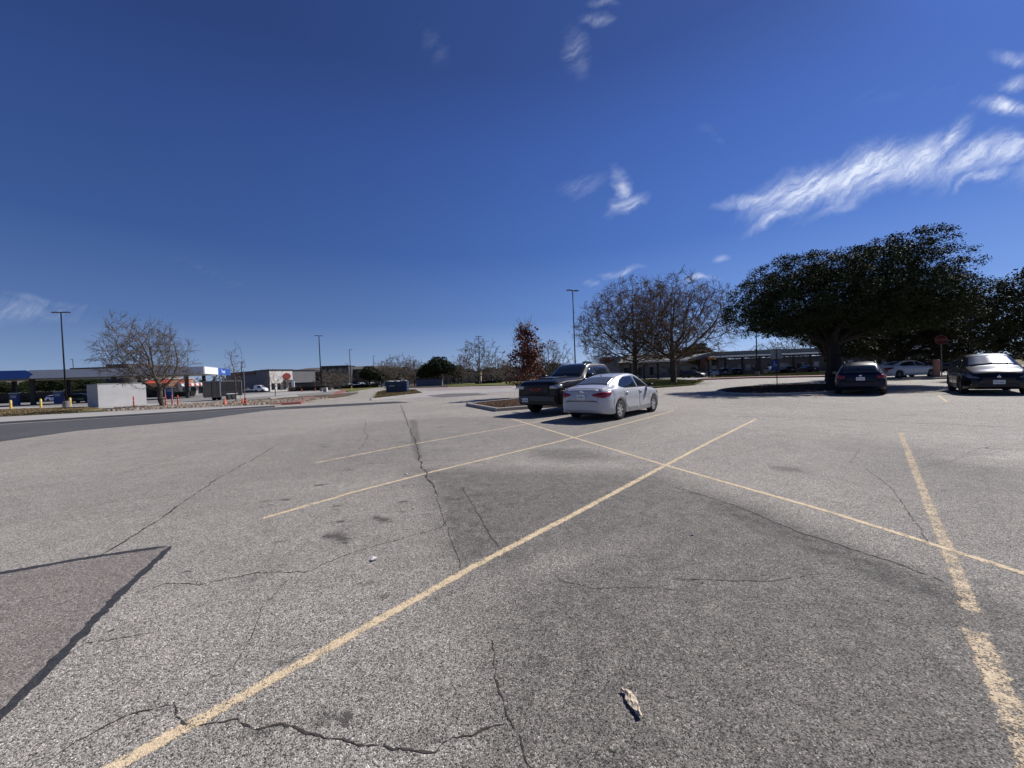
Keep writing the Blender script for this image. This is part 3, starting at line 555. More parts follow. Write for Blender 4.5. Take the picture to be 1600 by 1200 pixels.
# --- white compact sedan
def sedan(label, pm, loc, rz, L=4.5, rim=M_alloy, text='BF 4472', group=None, coupe=False):
    t = thing('parked_car', label, 'car', loc, rz, group); k = L/4.5; wx = (1.33*k, -1.33*k)
    def X(tab): return [(a*k, b) for a, b in tab]
    sp = dict(L=L, W=1.79, wx=wx, r=.315, Ra=.375, tw=.20, ground=.17, bow=.022,
        top=X([(-2.25, .60), (-2.235, .78), (-2.20, .93), (-2.12, 1.045), (-1.80, 1.085), (-1.66, 1.105), (-1.30, 1.25), (-.92, 1.385), (-.45, 1.455), (0, 1.475), (.30, 1.455), (.62, 1.36), (1.22, 1.015), (1.45, .97), (1.85, .88), (2.10, .77), (2.22, .66), (2.25, .54)]),
        belt=X([(-2.25, .58), (-2.20, .86), (-1.9, .985), (-1.3, .985), (0, .93), (1.1, .89), (1.7, .80), (2.1, .68), (2.25, .50)]),
        w=X([(-2.25, .60), (-2.22, .70), (-2.12, .79), (-1.9, .855), (-1.5, .885), (0, .89), (1.5, .885), (1.9, .83), (2.1, .74), (2.2, .64), (2.25, .50)]),
        wt=X([(-2.25, .52), (-2.1, .70), (-1.7, .70), (-1.35, .63), (-.9, .575), (0, .585), (.35, .585), (.7, .62), (1.2, .72), (1.6, .74), (2.1, .66), (2.25, .45)]),
        bot=X([(-2.25, .36), (-2.2, .27), (-1.9, .22), (0, .19), (1.9, .19), (2.2, .22), (2.25, .30)]))
    c = Car(sp); common(c, t, 'sedan', pm, rim, 7)
    c.panel('rear_window', [(-1.62*k, y, 1) for y in (-.60, 0, .60)], [(-.98*k, y, 1) for y in (-.50, 0, .50)], (0, 0, -1), M_glass2, t, .005)
    c.panel('windshield', [(1.16*k, y, 1) for y in (.64, 0, -.64)], [(.40*k, y, 1) for y in (.54, 0, -.54)], (0, 0, -1), M_glass, t, .005)
    for s in (1, -1):
        D = (0, -s, 0)
        d1 = c.panel('door', [(1.02*k, 2*s, .30), (.55*k, 2*s, .26), (.06*k, 2*s, .26)], [(1.02*k, 2*s, .93), (.06*k, 2*s, .965)], D, pm, t, .004)
        d2 = c.panel('door', [(.04*k, 2*s, .26), (-.80*k, 2*s, .27), (-.98*k, 2*s, .50)], [(.04*k, 2*s, .965), (-1.06*k, 2*s, .985)], D, pm, t, .004)
        for d_, xx in ((d1, .16*k), (d2, -.90*k)):
            c.panel('door_handle', [(xx-.02, 2*s, .815), (xx+.16, 2*s, .815)], [(xx-.02, 2*s, .86), (xx+.16, 2*s, .86)], D, pm, d_, .034, 4, 2)
        c.panel('side_window', [(.98*k, 2*s, .985), (.10*k, 2*s, .985)], [(.92*k, 2*s, 1.03), (.45*k, 2*s, 1.30), (.28*k, 2*s, 1.365), (.10*k, 2*s, 1.385)], D, M_glass, t, .006)
        c.panel('side_window', [(.04*k, 2*s, .985), (-.90*k, 2*s, 1.0), (-1.16*k, 2*s, 1.05)], [(.04*k, 2*s, 1.385), (-.55*k, 2*s, 1.36), (-.95*k, 2*s, 1.24), (-1.22*k, 2*s, 1.09)], D, M_glass, t, .006)
        dd = Vector((1, -s*.75, 0)); 
        c.panel('tail_light', [(-2.22*k, s*.40, .80), (-2.12*k, s*.70, .73), (-1.93*k, s*.86, .80)], [(-2.22*k, s*.38, .86), (-2.12*k, s*.70, .92), (-1.80*k, s*.88, .93)], dd, M_tail, t, .012, 12, 5)
        c.panel('headlight', [(2.2*k, s*.42, .60), (2.05*k, s*.72, .62), (1.78*k, s*.86, .70)], [(2.15*k, s*.42, .66), (2.0*k, s*.72, .75), (1.68*k, s*.86, .80)], (-1, -s*.75, 0), M_head, t, .010, 12, 4)
        mirror_part(t, .86*k, s*.86, 1.02, s, M_black)
    c.panel('trunk_lid', [(-3, -.56, .66), (-3, 0, .64), (-3, .56, .66)], [(-3, -.56, 1.0), (-3, 0, 1.01), (-3, .56, 1.0)], (1, 0, 0), pm, t, .010)
    tr = MB(); tr.box((-2.255*k, 0, .635), (.012, 1.06, .014)); tr.build('trunk_seam', M_black, t)
    tr = MB(); tr.box((-2.245*k, 0, .915), (.014, .44, .012), bev=.003); tr.build('trim_strip', M_chrome, t)
    h_, b_ = 0, MB(); b_.lathe([(0, 0), (.05, 0), (.045, .008), (0, .010)], c=(0, 0, 0), axis='x', n=14); o_ = b_.build('emblem', M_chrome, t, True); o_.location = (-2.245*k, 0, .95); o_.rotation_euler.z = math.pi
    plate(t, (-2.262*k, 0, .775), math.pi, text); plate(t, (2.262*k, 0, .42), 0, text)
    bf = MB(); bf.tube([(-.9*k, 0, 1.40), (-.98*k, 0, 1.44)], [.02, .006], 6); bf.build('antenna', M_black, t)
    return t
AX = 42.3   # azimuth of the stalls
def heading(az): return R(90-az)          # local +x points along azimuth az
def stall(n, s):                          # n metres left of the sight axis of the stalls, s metres along
    a = R(AX); return (-math.cos(a)*n+math.sin(a)*s, math.sin(a)*n+math.cos(a)*s, 0)
M_white = paint('white_car_paint', (.44, .447, .46), .3)
sedan('white compact sedan parked with its red tail lamps towards the viewer, beside the black pickup', M_white, stall(6.58, 12.70), heading(AX), 4.50)
M_white2 = paint('pearl_white_paint', (.78, .79, .80), .3)
ws_ = sedan('long white sedan parked side-on behind the blue wagon, between the oak and the stop sign', M_white2, P(1414, 35.5), heading(87), 5.0, M_dalloy, 'KRL 2208')
ws_.scale = (1.03, 1.0, 1.06)

# --- black crew-cab pickup, nose towards the camera
def pickup():
    M_pk = paint('black_truck_paint', (.008, .007, .007), .35, coat=.22, cr=.12, spec=.25)
    t = thing('pickup_truck', 'black crew-cab pickup with red letters on its grille, parked nose out beside the white sedan', 'pickup truck', stall(9.15, 14.35), heading(AX+180))
    sp = dict(L=5.85, W=2.06, wx=(1.93, -1.75), r=.415, Ra=.50, tw=.27, ground=.34, bow=.01, shoulder=.965, sig=.05,
        top=[(2.925, 1.12), (2.91, 1.21), (2.87, 1.26), (2.70, 1.31), (2.2, 1.35), (1.5, 1.38), (1.12, 1.39), (.46, 1.88), (.20, 1.95), (-.5, 1.955), (-1.15, 1.93), (-1.30, 1.86), (-1.52, 1.42), (-1.60, 1.38), (-2.85, 1.38), (-2.925, 1.36)],
        belt=[(2.925, 1.04), (2.85, 1.17), (2.4, 1.26), (1.1, 1.29), (-1.4, 1.30), (-2.925, 1.31)],
        w=[(2.925, .88), (2.90, .93), (2.80, .98), (2.55, 1.01), (1.9, 1.02), (-2.6, 1.02), (-2.85, .98), (-2.925, .94)],
        wt=[(2.925, .80), (2.7, .86), (1.3, .86), (1.0, .82), (.3, .72), (-1.2, .71), (-1.5, .78), (-1.65, .92), (-2.925, .88)],
        bot=[(2.925, .42), (2.85, .37), (2.3, .38), (-2.7, .40), (-2.925, .52)])
    c = Car(sp); common(c, t, 'pickup', M_pk, M_dalloy, 6)
    c.panel('windshield', [(1.04, y, 2) for y in (.74, 0, -.74)], [(.26, y, 2) for y in (.62, 0, -.62)], (0, 0, -1), M_glass, t, .006)
    c.panel('hood_scoop', [(2.35, y, 2) for y in (.34, 0, -.34)], [(1.35, y, 2) for y in (.42, 0, -.42)], (0, 0, -1), mat('satin_black_hood_scoop', (.02, .02, .021), .28, coat=.6, cr=.15), t, .05)
    for s in (1, -1):
        D = (0, -s, 0)
        for x0, x1 in ((1.10, .02), (-.02, -1.02)):
            d_ = c.panel('door', [(x0, 2*s, .50), (x1, 2*s, .50)], [(x0, 2*s, 1.26), (x1, 2*s, 1.28)], D, M_pk, t, .005)
            c.panel('door_handle', [(x1+.08, 2*s, 1.10), (x1+.30, 2*s, 1.10)], [(x1+.08, 2*s, 1.15), (x1+.30, 2*s, 1.15)], D, M_pk, d_, .04, 4, 2)
        c.panel('side_window', [(.92, 2*s, 1.34), (.06, 2*s, 1.34)], [(.84, 2*s, 1.42), (.36, 2*s, 1.76), (.06, 2*s, 1.80)], D, M_glass, t, .006)
        c.panel('side_window', [(-.02, 2*s, 1.34), (-1.05, 2*s, 1.36)], [(-.02, 2*s, 1.81), (-1.02, 2*s, 1.78)], D, M_glass, t, .006)
        c.panel('headlight', [(2.92, s*.62, 1.0), (2.9, s*.84, 1.0), (2.68, s*1.0, 1.03)], [(2.92, s*.60, 1.11), (2.9, s*.84, 1.14), (2.62, s*1.0, 1.15)], (-1, -s*.6, 0), mat('clear_headlamp', (.36, .37, .38), .12, .4, coat=1.), t, .012, 12, 4)
        c.panel('fog_light', [(2.9, s*.62, .60), (2.86, s*.80, .60)], [(2.9, s*.62, .67), (2.86, s*.80, .67)], (-1, -s*.3, 0), M_head, t, .03, 6, 3)
        mirror_part(t, .92, s*1.0, 1.42, s, M_pk, 1.5)
        c.panel('tail_light', [(-2.9, s*.86, .95), (-2.8, s*1.0, .95)], [(-2.9, s*.86, 1.28), (-2.8, s*1.0, 1.28)], (1, -s*.6, 0), M_tail, t, .01, 6, 5)
    gr = c.panel('grille', [(3.2, y, .78) for y in (.58, 0, -.58)], [(3.2, y, 1.17) for y in (.56, 0, -.56)], (-1, 0, 0), M_black, t, .02)
    for zz in (.86, 1.075): 
        b = MB(); b.tube([(2.925, -.5, zz), (2.955, -.3, zz), (2.965, 0, zz), (2.955, .3, zz), (2.925, .5, zz)], .014, 6); b.build('grille_bar', M_pk, gr)
    text_obj('grille_letters', 'RAM', .15, mat('red_lettering', (.45, .035, .02), .4), gr, (2.972, 0, .97), (R(90), 0, R(90)), .008, sx=1.7)
    bp = c.panel('front_bumper', [(3.2, -.86, .52), (3.2, 0, .50), (3.2, .86, .52)], [(3.2, -.86, .74), (3.2, 0, .76), (3.2, .86, .74)], (-1, 0, 0), mat('dark_grey_bumper', (.035, .035, .038), .35), t, .05)
    plate(t, (3.01, -.52, .58), 0, 'NKT 6801')
    b = MB(); b.box((-2.26, 0, 1.405), (1.25, 1.70, .03), bev=.01); b.build('bed_cover', M_black, t)
pickup()

# --- wagon / SUV bodies
def suv(label, cat, pm, loc, rz, L, W, H, r, front, text, rim=M_dalloy, rack=False, glass=M_glass):
    t = thing('parked_car', label, cat, loc, rz); k = L/4.7; zk = H/1.65
    def X(tab, z=False): return [(a*k, b*(zk if z else 1)) for a, b in tab]
    hw = W/2
    def Wd(tab): return [(a*k, b*hw) for a, b in tab]
    sp = dict(L=L, W=W, wx=(1.42*k, -1.33*k), r=r, Ra=r+.065, tw=.225, ground=.20, bow=.02, shoulder=.95, crown=2.2,
        top=X([(-2.35, .72), (-2.33, .95), (-2.27, 1.12), (-2.05, 1.34), (-1.82, 1.50), (-1.6, 1.57), (-1.1, 1.61), (-.3, 1.65), (.10, 1.64), (.36, 1.57), (1.22, 1.13), (1.5, 1.07), (1.9, .99), (2.15, .89), (2.28, .76), (2.35, .60)], 1),
        belt=X([(-2.35, .70), (-2.27, 1.02), (-1.9, 1.09), (-.5, 1.05), (1.1, 1.0), (1.8, .90), (2.2, .74), (2.35, .56)], 1),
        w=Wd([(-2.35, .72), (-2.30, .84), (-2.15, .93), (-1.8, .98), (-1.2, 1.), (1.4, 1.), (1.85, .95), (2.1, .86), (2.27, .72), (2.35, .55)]),
        wt=Wd([(-2.35, .60), (-2.2, .74), (-1.8, .68), (-1., .70), (.3, .69), (.8, .76), (1.25, .84), (1.9, .80), (2.2, .70), (2.35, .48)]),
        bot=X([(-2.35, .42), (-2.3, .32), (-1.9, .26), (0, .22), (1.9, .22), (2.28, .24), (2.35, .32)]))
    c = Car(sp); common(c, t, 'suv', pm, rim, 5)
    z = lambda a: a*zk
    c.panel('windshield', [(1.17*k, y*hw, 2) for y in (.76, 0, -.76)], [(.36*k, y*hw, 2) for y in (.63, 0, -.63)], (0, 0, -1), glass, t, .006)
    c.panel('rear_window', [(-3, y*hw, z(1.15)) for y in (-.66, 0, .66)], [(-3, y*hw, z(1.48)) for y in (-.58, 0, .58)], (1, 0, 0), glass, t, .006)
    for s in (1, -1):
        D = (0, -s, 0)
        for a, b_, d0 in ((1.02, .0, .08), (-.03, -.98, .06)):
            d_ = c.panel('door', [(a*k, 2*s, .32), (b_*k, 2*s, .32)], [(a*k, 2*s, z(1.0)), (b_*k, 2*s, z(1.04))], D, pm, t, .005)
            c.panel('door_handle', [((b_+.06)*k, 2*s, z(.90)), ((b_+.24)*k, 2*s, z(.90))], [((b_+.06)*k, 2*s, z(.945)), ((b_+.24)*k, 2*s, z(.945))], D, pm, d_, .035, 4, 2)
        c.panel('side_window', [(.98*k, 2*s, z(1.07)), (.04*k, 2*s, z(1.08))], [(.90*k, 2*s, z(1.12)), (.34*k, 2*s, z(1.45)), (.04*k, 2*s, z(1.51))], D, glass, t, .006)
        c.panel('side_window', [(-.03*k, 2*s, z(1.08)), (-.95*k, 2*s, z(1.10))], [(-.03*k, 2*s, z(1.515)), (-.95*k, 2*s, z(1.48))], D, glass, t, .006)
        c.panel('side_window', [(-1.02*k, 2*s, z(1.12)), (-1.72*k, 2*s, z(1.20))], [(-1.02*k, 2*s, z(1.47)), (-1.62*k, 2*s, z(1.40))], D, glass, t, .006)
        c.panel('tail_light', [(-2.3*k, s*hw*.60, z(.84)), (-2.2*k, s*hw*.86, z(.84)), (-2.0*k, s*hw*.97, z(.92))], [(-2.3*k, s*hw*.58, z(.97)), (-2.2*k, s*hw*.86, z(1.03)), (-1.9*k, s*hw*.97, z(1.05))], (1, -s*.8, 0), M_tail, t, .012, 10, 5)
        c.panel('headlight', [(2.27*k, s*hw*.50, z(.68)), (2.12*k, s*hw*.80, z(.70)), (1.86*k, s*hw*.96, z(.80))], [(2.25*k, s*hw*.52, z(.72)), (2.05*k, s*hw*.82, z(.84)), (1.75*k, s*hw*.96, z(.90))], (-1, -s*.8, 0), M_head, t, .012, 12, 5)
        b = MB(); b.lathe([(0, .0), (.055, .0), (.07, -.02)], axis='x', n=14); o = b.build('fog_light', M_head, t); o.location = (2.24*k, s*hw*.70, .42)
        mirror_part(t, .90*k, s*hw*.95, z(1.10), s, pm, 1.15)
        if rack:
            b = MB(); b.tube([(-1.5*k, s*hw*.60, z(1.60)), (-1.3*k, s*hw*.61, z(1.68)), (.0, s*hw*.62, z(1.71)), (.2*k, s*hw*.61, z(1.64))], .018, 6); b.build('roof_rail', M_black, t)
    c.panel('tailgate', [(-3, -.62*hw, z(.66)), (-3, .62*hw, z(.66))], [(-3, -.60*hw, z(1.08)), (-3, .60*hw, z(1.08))], (1, 0, 0), pm, t, .012)
    c.panel('grille', [(3, -.42*hw, .60), (3, 0, .58), (3, .42*hw, .60)], [(3, -.46*hw, z(.70)), (3, 0, z(.70)), (3, .46*hw, z(.70))], (-1, 0, 0), M_black, t, .012)
    c.panel('lower_grille', [(3, -.56*hw, .34), (3, 0, .32), (3, .56*hw, .34)], [(3, -.50*hw, .46), (3, 0, .47), (3, .50*hw, .46)], (-1, 0, 0), M_black, t, .012)
    b = MB(); b.lathe([(0, 0), (.055, 0), (.05, .01), (0, .014)], axis='x', n=14); o = b.build('emblem', M_chrome, t, True)
    if front: o.location = (2.352*k, 0, z(.73)); plate(t, (2.375*k, 0, .52), 0, text, .31, .16)
    else: o.location = (-2.335*k, 0, z(.98)); o.rotation_euler.z = math.pi; plate(t, (-2.375*k, 0, z(.82)), math.pi, text)
    if front:
        for y0, y1 in ((-.62, .05), (.10, .62)):
            b = MB(); b.tube([(1.24*k, y0*hw, z(1.16)), (1.10*k, (y0+y1)/2*hw, z(1.235)), (1.02*k, y1*hw, z(1.285))], .012, 5); b.build('wiper', M_black, t)
    return t
suv('glossy black crossover at the right edge, facing the viewer with sun glinting on its windshield', 'car', paint('gloss_black_paint', (.004, .004, .0045), .3, coat=.55, cr=.14, spec=.2), (20.95, 17.0, 0), heading(AX+180), 4.70, 1.87, 1.66, .37, True, 'VCF 4566', glass=mat('sunlit_windshield', (.012, .016, .018), .17, spec=.9))
suv('dark blue wagon parked in the shade of the big oak, seen from behind', 'car', paint('dark_blue_paint', (.004, .006, .022), .4, coat=.12, spec=.25), (17.75, 19.6, 0), heading(41.5), 4.78, 1.82, 1.54, .34, False, 'PDX 8147', rack=True)

# ------------------------------------------------------------------ trees
M_bark = mat('grey_brown_bark', (.085, .065, .050), .95, noise=.35, nscale=9, bump=.8, bscale=22)
M_bark2 = mat('dark_oak_bark', (.026, .021, .018), .95, noise=.35, nscale=8, bump=.8, bscale=20)
M_twig = mat('bare_twig', (.095, .058, .030), .95, noise=.3, nscale=4)
M_twig2 = mat('pale_bare_twig', (.12, .097, .078), .95, noise=.3, nscale=3)
def leaf_mat(name, c1, c2, rough=.45, spec=.35, trans=.0):
    if name in MT: return MT[name]
    m = bpy.data.materials.new(name); m.use_nodes = True; t = m.node_tree; b = t.nodes['Principled BSDF']; lk = t.links.new
    gi = nn(t, 'ShaderNodeNewGeometry'); oi = nn(t, 'ShaderNodeTexNoise'); oi.inputs['Scale'].default_value = .9; lk(gi.outputs['Position'], oi.inputs['Vector'])
    f = mth(t, 'MULTIPLY_ADD', gi.outputs['Random Per Island'], .6, mth(t, 'MULTIPLY_ADD', oi.outputs[0], 1.2, -.35), clamp=True)
    x = nn(t, 'ShaderNodeMixRGB'); lk(f, x.inputs[0]); x.inputs[1].default_value = (*c1, 1); x.inputs[2].default_value = (*c2, 1); lk(x.outputs[0], b.inputs['Base Color'])
    b.inputs['Roughness'].default_value = rough; b.inputs['Specular IOR Level'].default_value = spec
    MT[name] = m; return m
M_oakleaf = leaf_mat('live_oak_leaf', (.018, .026, .010), (.044, .056, .020), .7, .12)
M_oakleaf2 = leaf_mat('olive_leaf', (.022, .028, .012), (.060, .066, .026), .7, .12)
M_maroon = leaf_mat('russet_leaf', (.085, .024, .014), (.20, .070, .035), .6, .2)
M_hedge = leaf_mat('dark_hedge_leaf', (.012, .02, .008), (.035, .05, .018))

def fast_mesh(name, v, quads, m, parent, smooth=False):
    me = bpy.data.meshes.new(name); v = np.asarray(v, np.float32); q = np.asarray(quads, np.int32)
    me.vertices.add(len(v)); me.vertices.foreach_set('co', v.ravel()); me.loops.add(q.size); me.loops.foreach_set('vertex_index', q.ravel())
    me.polygons.add(len(q)); me.polygons.foreach_set('loop_start', np.arange(0, q.size, q.shape[1], dtype=np.int32))
    if smooth: me.polygons.foreach_set('use_smooth', np.ones(len(q), bool))
    me.update(); me.materials.append(m); o = bpy.data.objects.new(name, me); COL.objects.link(o); o.parent = parent; return o
def leaves_mesh(name, centers, per, spread, size, m, parent, rng, flat=.6):
    C = np.repeat(np.asarray(centers), per, axis=0); n = len(C)
    d = rng.normal(size=(n, 3)); d /= np.linalg.norm(d, axis=1)[:, None]; C = C+d*(rng.random((n, 1))**.5)*spread*np.array([1, 1, flat])
    nrm = rng.normal(size=(n, 3)); nrm[:, 2] += .6; nrm /= np.linalg.norm(nrm, axis=1)[:, None]
    a = np.cross(nrm, rng.normal(size=(n, 3))); a /= np.linalg.norm(a, axis=1)[:, None]; b = np.cross(nrm, a)
    s = size*(.55+.9*rng.random((n, 1))); l = a*s; w = b*s*.42
    v = np.stack([C-l, C-w*1.0+l*.1, C+l, C+w+l*.1], 1).reshape(-1, 3); q = np.arange(n*4).reshape(n, 4)
    return fast_mesh(name, v, q, m, parent)
def seg_mesh(name, segs, m, parent, sides=4):
    """segs: list of (p0, p1, r0, r1)"""
    A = np.array([s[0] for s in segs]); B = np.array([s[1] for s in segs]); r0 = np.array([s[2] for s in segs])[:, None]; r1 = np.array([s[3] for s in segs])[:, None]
    d = B-A; d /= np.linalg.norm(d, axis=1)[:, None]+1e-9; ref = np.where(np.abs(d[:, [2]]) < .9, np.array([[0, 0, 1.]]), np.array([[1., 0, 0]]))
    x = np.cross(d, ref); x /= np.linalg.norm(x, axis=1)[:, None]; y = np.cross(d, x); vs = []
    for P_, r in ((A, r0), (B, r1)):
        for k in range(sides):
            t = 2*math.pi*k/sides; vs.append(P_+(x*math.cos(t)+y*math.sin(t))*r)
    v = np.stack(vs, 1).reshape(-1, 3); n = len(segs); base = np.arange(n)[:, None]*(2*sides); q = []
    for k in range(sides): q.append(base+np.array([[k, (k+1) % sides, sides+(k+1) % sides, sides+k]]))
    return fast_mesh(name, v, np.concatenate(q, 0), m, parent, True)
def grow(H, Wd, fork, rng, r0=.2, off=0., na=1500, step=.34, kill=.62, bottom=.45, shear=0., tw_len=.55, tw_n=3, rmin=.011, peak=.55):
    """bare crown grown towards points scattered through its envelope; radii follow the branches they carry"""
    cz = fork*bottom+(H-fork*bottom)*peak*.82; A = []
    while len(A) < na:
        d = rng.normal(size=3); d /= np.linalg.norm(d); r = rng.random()**(1/2.6); up = d[2] > 0
        p = d*r*np.array([Wd, Wd*.9, (H-cz) if up else (cz-fork*bottom)])*(1+.12*math.sin(3*math.atan2(d[1], d[0])+1.3)+.07*rng.normal())+np.array([0, 0, cz])
        p[0] += shear*(p[2]-cz)+off
        if p[2] < fork*.8 and math.hypot(p[0], p[1]) < Wd*.45: continue
        A.append(p)
    A = np.array(A); Pn = [np.array([0, 0, -.15])]; par = [-1]; nt_ = int(max(3, fork/step))
    for i in range(nt_): Pn.append(np.array([rng.normal()*.03, rng.normal()*.03, fork*(i+1)/nt_])); par.append(len(Pn)-2)
    Q = np.array(Pn); dist = np.full(len(A), 1e9); near = np.zeros(len(A), int)
    def upd(i0):
        nonlocal dist, near
        dd = np.linalg.norm(A[:, None]-Q[None, i0:], axis=2); j = dd.argmin(1); m = dd[np.arange(len(A)), j]; b_ = m < dist
        dist = np.where(b_, m, dist); near = np.where(b_, j+i0, near)
    upd(max(1, nt_-1)); infl = 1e9
    for it in range(140):
        act = dist < infl
        if not act.any(): break
        ids = np.unique(near[act]); new = []
        for i in ids:
            v_ = A[act & (near == i)]-Q[i]; v_ = (v_/np.linalg.norm(v_, axis=1)[:, None]).sum(0); l_ = np.linalg.norm(v_)
            if l_ < 1e-3: continue
            back = Q[i]-Q[par[i]] if par[i] >= 0 else np.array([0, 0, 1.]); back = back/(np.linalg.norm(back)+1e-9)
            v_ = v_/l_+back*.45+rng.normal(size=3)*.13+np.array([0, 0, .06]); v_ /= np.linalg.norm(v_); q_ = Q[i]+v_*step*rng.uniform(.8, 1.15)
            if np.min(np.linalg.norm(Q-q_, axis=1)) < step*.42: continue
            new.append(q_); par.append(int(i))
        if not new or len(Q) > 7000: break
        i0 = len(Q); Q = np.concatenate([Q, new]); upd(i0); keep = dist > kill; A, dist, near = A[keep], dist[keep], near[keep]
        if it > 8: infl = 3.2
        if len(A) == 0: break
    n = len(Q); w = np.zeros(n); ch = np.zeros(n, int)
    for i in range(n-1, 0, -1):
        if w[i] == 0: w[i] = 1.
        w[par[i]] += w[i]; ch[par[i]] += 1
    rr = np.maximum(rmin, r0*(w/w[nt_])**.47); limbs = []; twigs = []
    for i in range(1, n):
        ra, rb = rr[par[i]], rr[i]
        if i > nt_: ra = min(ra, rb*1.35)
        if par[i] == 0: ra = rb*1.45
        (limbs if rb > rmin*2.6 else twigs).append((Q[par[i]], Q[i], ra, rb))
    for i in range(nt_+1, n):
        if rr[i] > rmin*3.: continue
        d0 = Q[i]-Q[par[i]]; d0 /= np.linalg.norm(d0)+1e-9; cnt = tw_n if ch[i] == 0 else (1 if rng.random() < .6 else 0)
        for _ in range(cnt):
            d = d0+rng.normal(size=3)*.5+np.array([0, 0, .12]); d /= np.linalg.norm(d); p = Q[i]; L_ = tw_len*rng.uniform(.5, 1.3)
            for k in range(3):
                q = p+d*L_/3; twigs.append((p, q, rmin*.9, rmin*.75)); d = d+rng.normal(size=3)*.22; d /= np.linalg.norm(d)
                if rng.random() < .7:
                    e = d+rng.normal(size=3)*.55; e /= np.linalg.norm(e); twigs.append((q, q+e*L_*.42, rmin*.75, rmin*.55))
                p = q
    return limbs, twigs
def bare_tree(label, loc, H, Wd, fork, seed, r0=.2, group=None, tw=None, cat='tree', name='bare_tree', **kw):
    rng = np.random.default_rng(seed); l, t = grow(H, Wd, fork, rng, r0=r0, **kw); root = thing(name, label, cat, loc, 0, group)
    seg_mesh('trunk', l, M_bark, root, 6); seg_mesh('crown', t, tw or M_twig, root, 3); print(name, label[:30], len(l), len(t)); return root

# the two big bare trees on the grass strip behind the white sedan
T1 = bare_tree('wide bare tree with rusty seed tufts, nearest the tall lamp post behind the white sedan', P(993, 50), 12.8, 7.5, 3.2, 11, .27, na=2700, step=.40, kill=.54, shear=-.05, rmin=.017, tw_len=.85, tw_n=7, bottom=.55)
T2 = bare_tree('wide bare tree with upswept limbs, standing in front of the drive-in canopy', P(1052, 44), 11.7, 6.4, 3.0, 5, .27, na=2300, step=.38, kill=.52, rmin=.016, tw_len=.8, tw_n=7, bottom=.8, shear=.12)
rg = np.random.default_rng(3)
def tufts(root, n, box, m, per=16, size=.07, spread=.22):
    c = rg.normal(size=(n, 3))*np.array(box[1])+np.array(box[0]); leaves_mesh('seed_tuft', c, per, spread, size, m, root, rg)
M_tuft = leaf_mat('rusty_seed_tuft', (.12, .06, .03), (.22, .12, .06), .8, .1)
tufts(T1, 130, ((-1.6, 0, 9.0), (2.3, 2.4, 1.7)), M_tuft); tufts(T2, 60, ((-1.5, 0, 9.0), (2.2, 2.2, 1.4)), M_tuft, 10)
TL = bare_tree('spreading bare tree on the rock bed beside the white-walled equipment enclosure', P(250, 33.8), 7.6, 3.1, 1.8, 27, .17, off=-.95, na=1500, step=.24, kill=.36, rmin=.011, tw_len=.6, tw_n=7, bottom=.95, shear=-.18, tw=M_twig2)

# evergreen oaks
def crown_pts(lobes, n, rng, shell=.55):
    out = []; vol = np.array([l[3]*l[4]*l[5] for l in lobes]); vol = vol/vol.sum()
    for l, w in zip(lobes, vol):
        k = int(n*w)+1; d = rng.normal(size=(k, 3)); d /= np.linalg.norm(d, axis=1)[:, None]; r = rng.random((k, 1))**(1/3.)
        r = np.where(rng.random((k, 1)) < shell, .78+.24*rng.random((k, 1)), r); out.append(np.array(l[:3])+d*r*np.array(l[3:6]))
    return np.concatenate(out)
def limbs_to(pts, base_z, r0, rng, n=9, x0=(0, 0)):
    segs = []; z = -.1; p = np.array([x0[0], x0[1], -.15])
    for i in range(4):
        q = np.array([rng.normal()*.04, rng.normal()*.04, base_z*(i+1)/4]); segs.append((p, q, r0*(1.55 if i == 0 else 1.1-.04*i), r0*(1.06-.04*i))); p = q
    for k in rng.choice(len(pts), n, replace=False):
        t = pts[k]*np.array([.85, .85, .9]); a = p+rng.normal(size=3)*.08; prev = a; m = 7; r = r0*rng.uniform(.45, .62)
        for i in range(1, m+1):
            f = i/m; q = a+(t-a)*f+np.array([0, 0, 1.])*math.sin(f*3.14)*.35+rng.normal(size=3)*.12*f; segs.append((prev, q, r*(1-.8*(i-1)/m), r*(1-.8*f))); prev = q
            if i > 2:
                e = q+rng.normal(size=3)*.35; segs.append((q, e, r*.3, .012))
    return segs
def oak(label, loc, lobes, n, per, spread, size, trunk_z, r0, seed, m=None, group=None, limbs=12, name='live_oak_tree', shell=.55, scale=1.):
    rng = np.random.default_rng(seed); root = thing(name, label, 'tree', loc, 0, group); pts = crown_pts(lobes, n, rng, shell)
    leaves_mesh('crown', pts, per, spread, size, m or M_oakleaf, root, rng); seg_mesh('trunk', limbs_to(pts, trunk_z, r0, rng, limbs), M_bark2, root, 7)
    if scale != 1: root.scale = (scale,)*3
    return root
OX, OY = at(1304, 26.0), 26.0
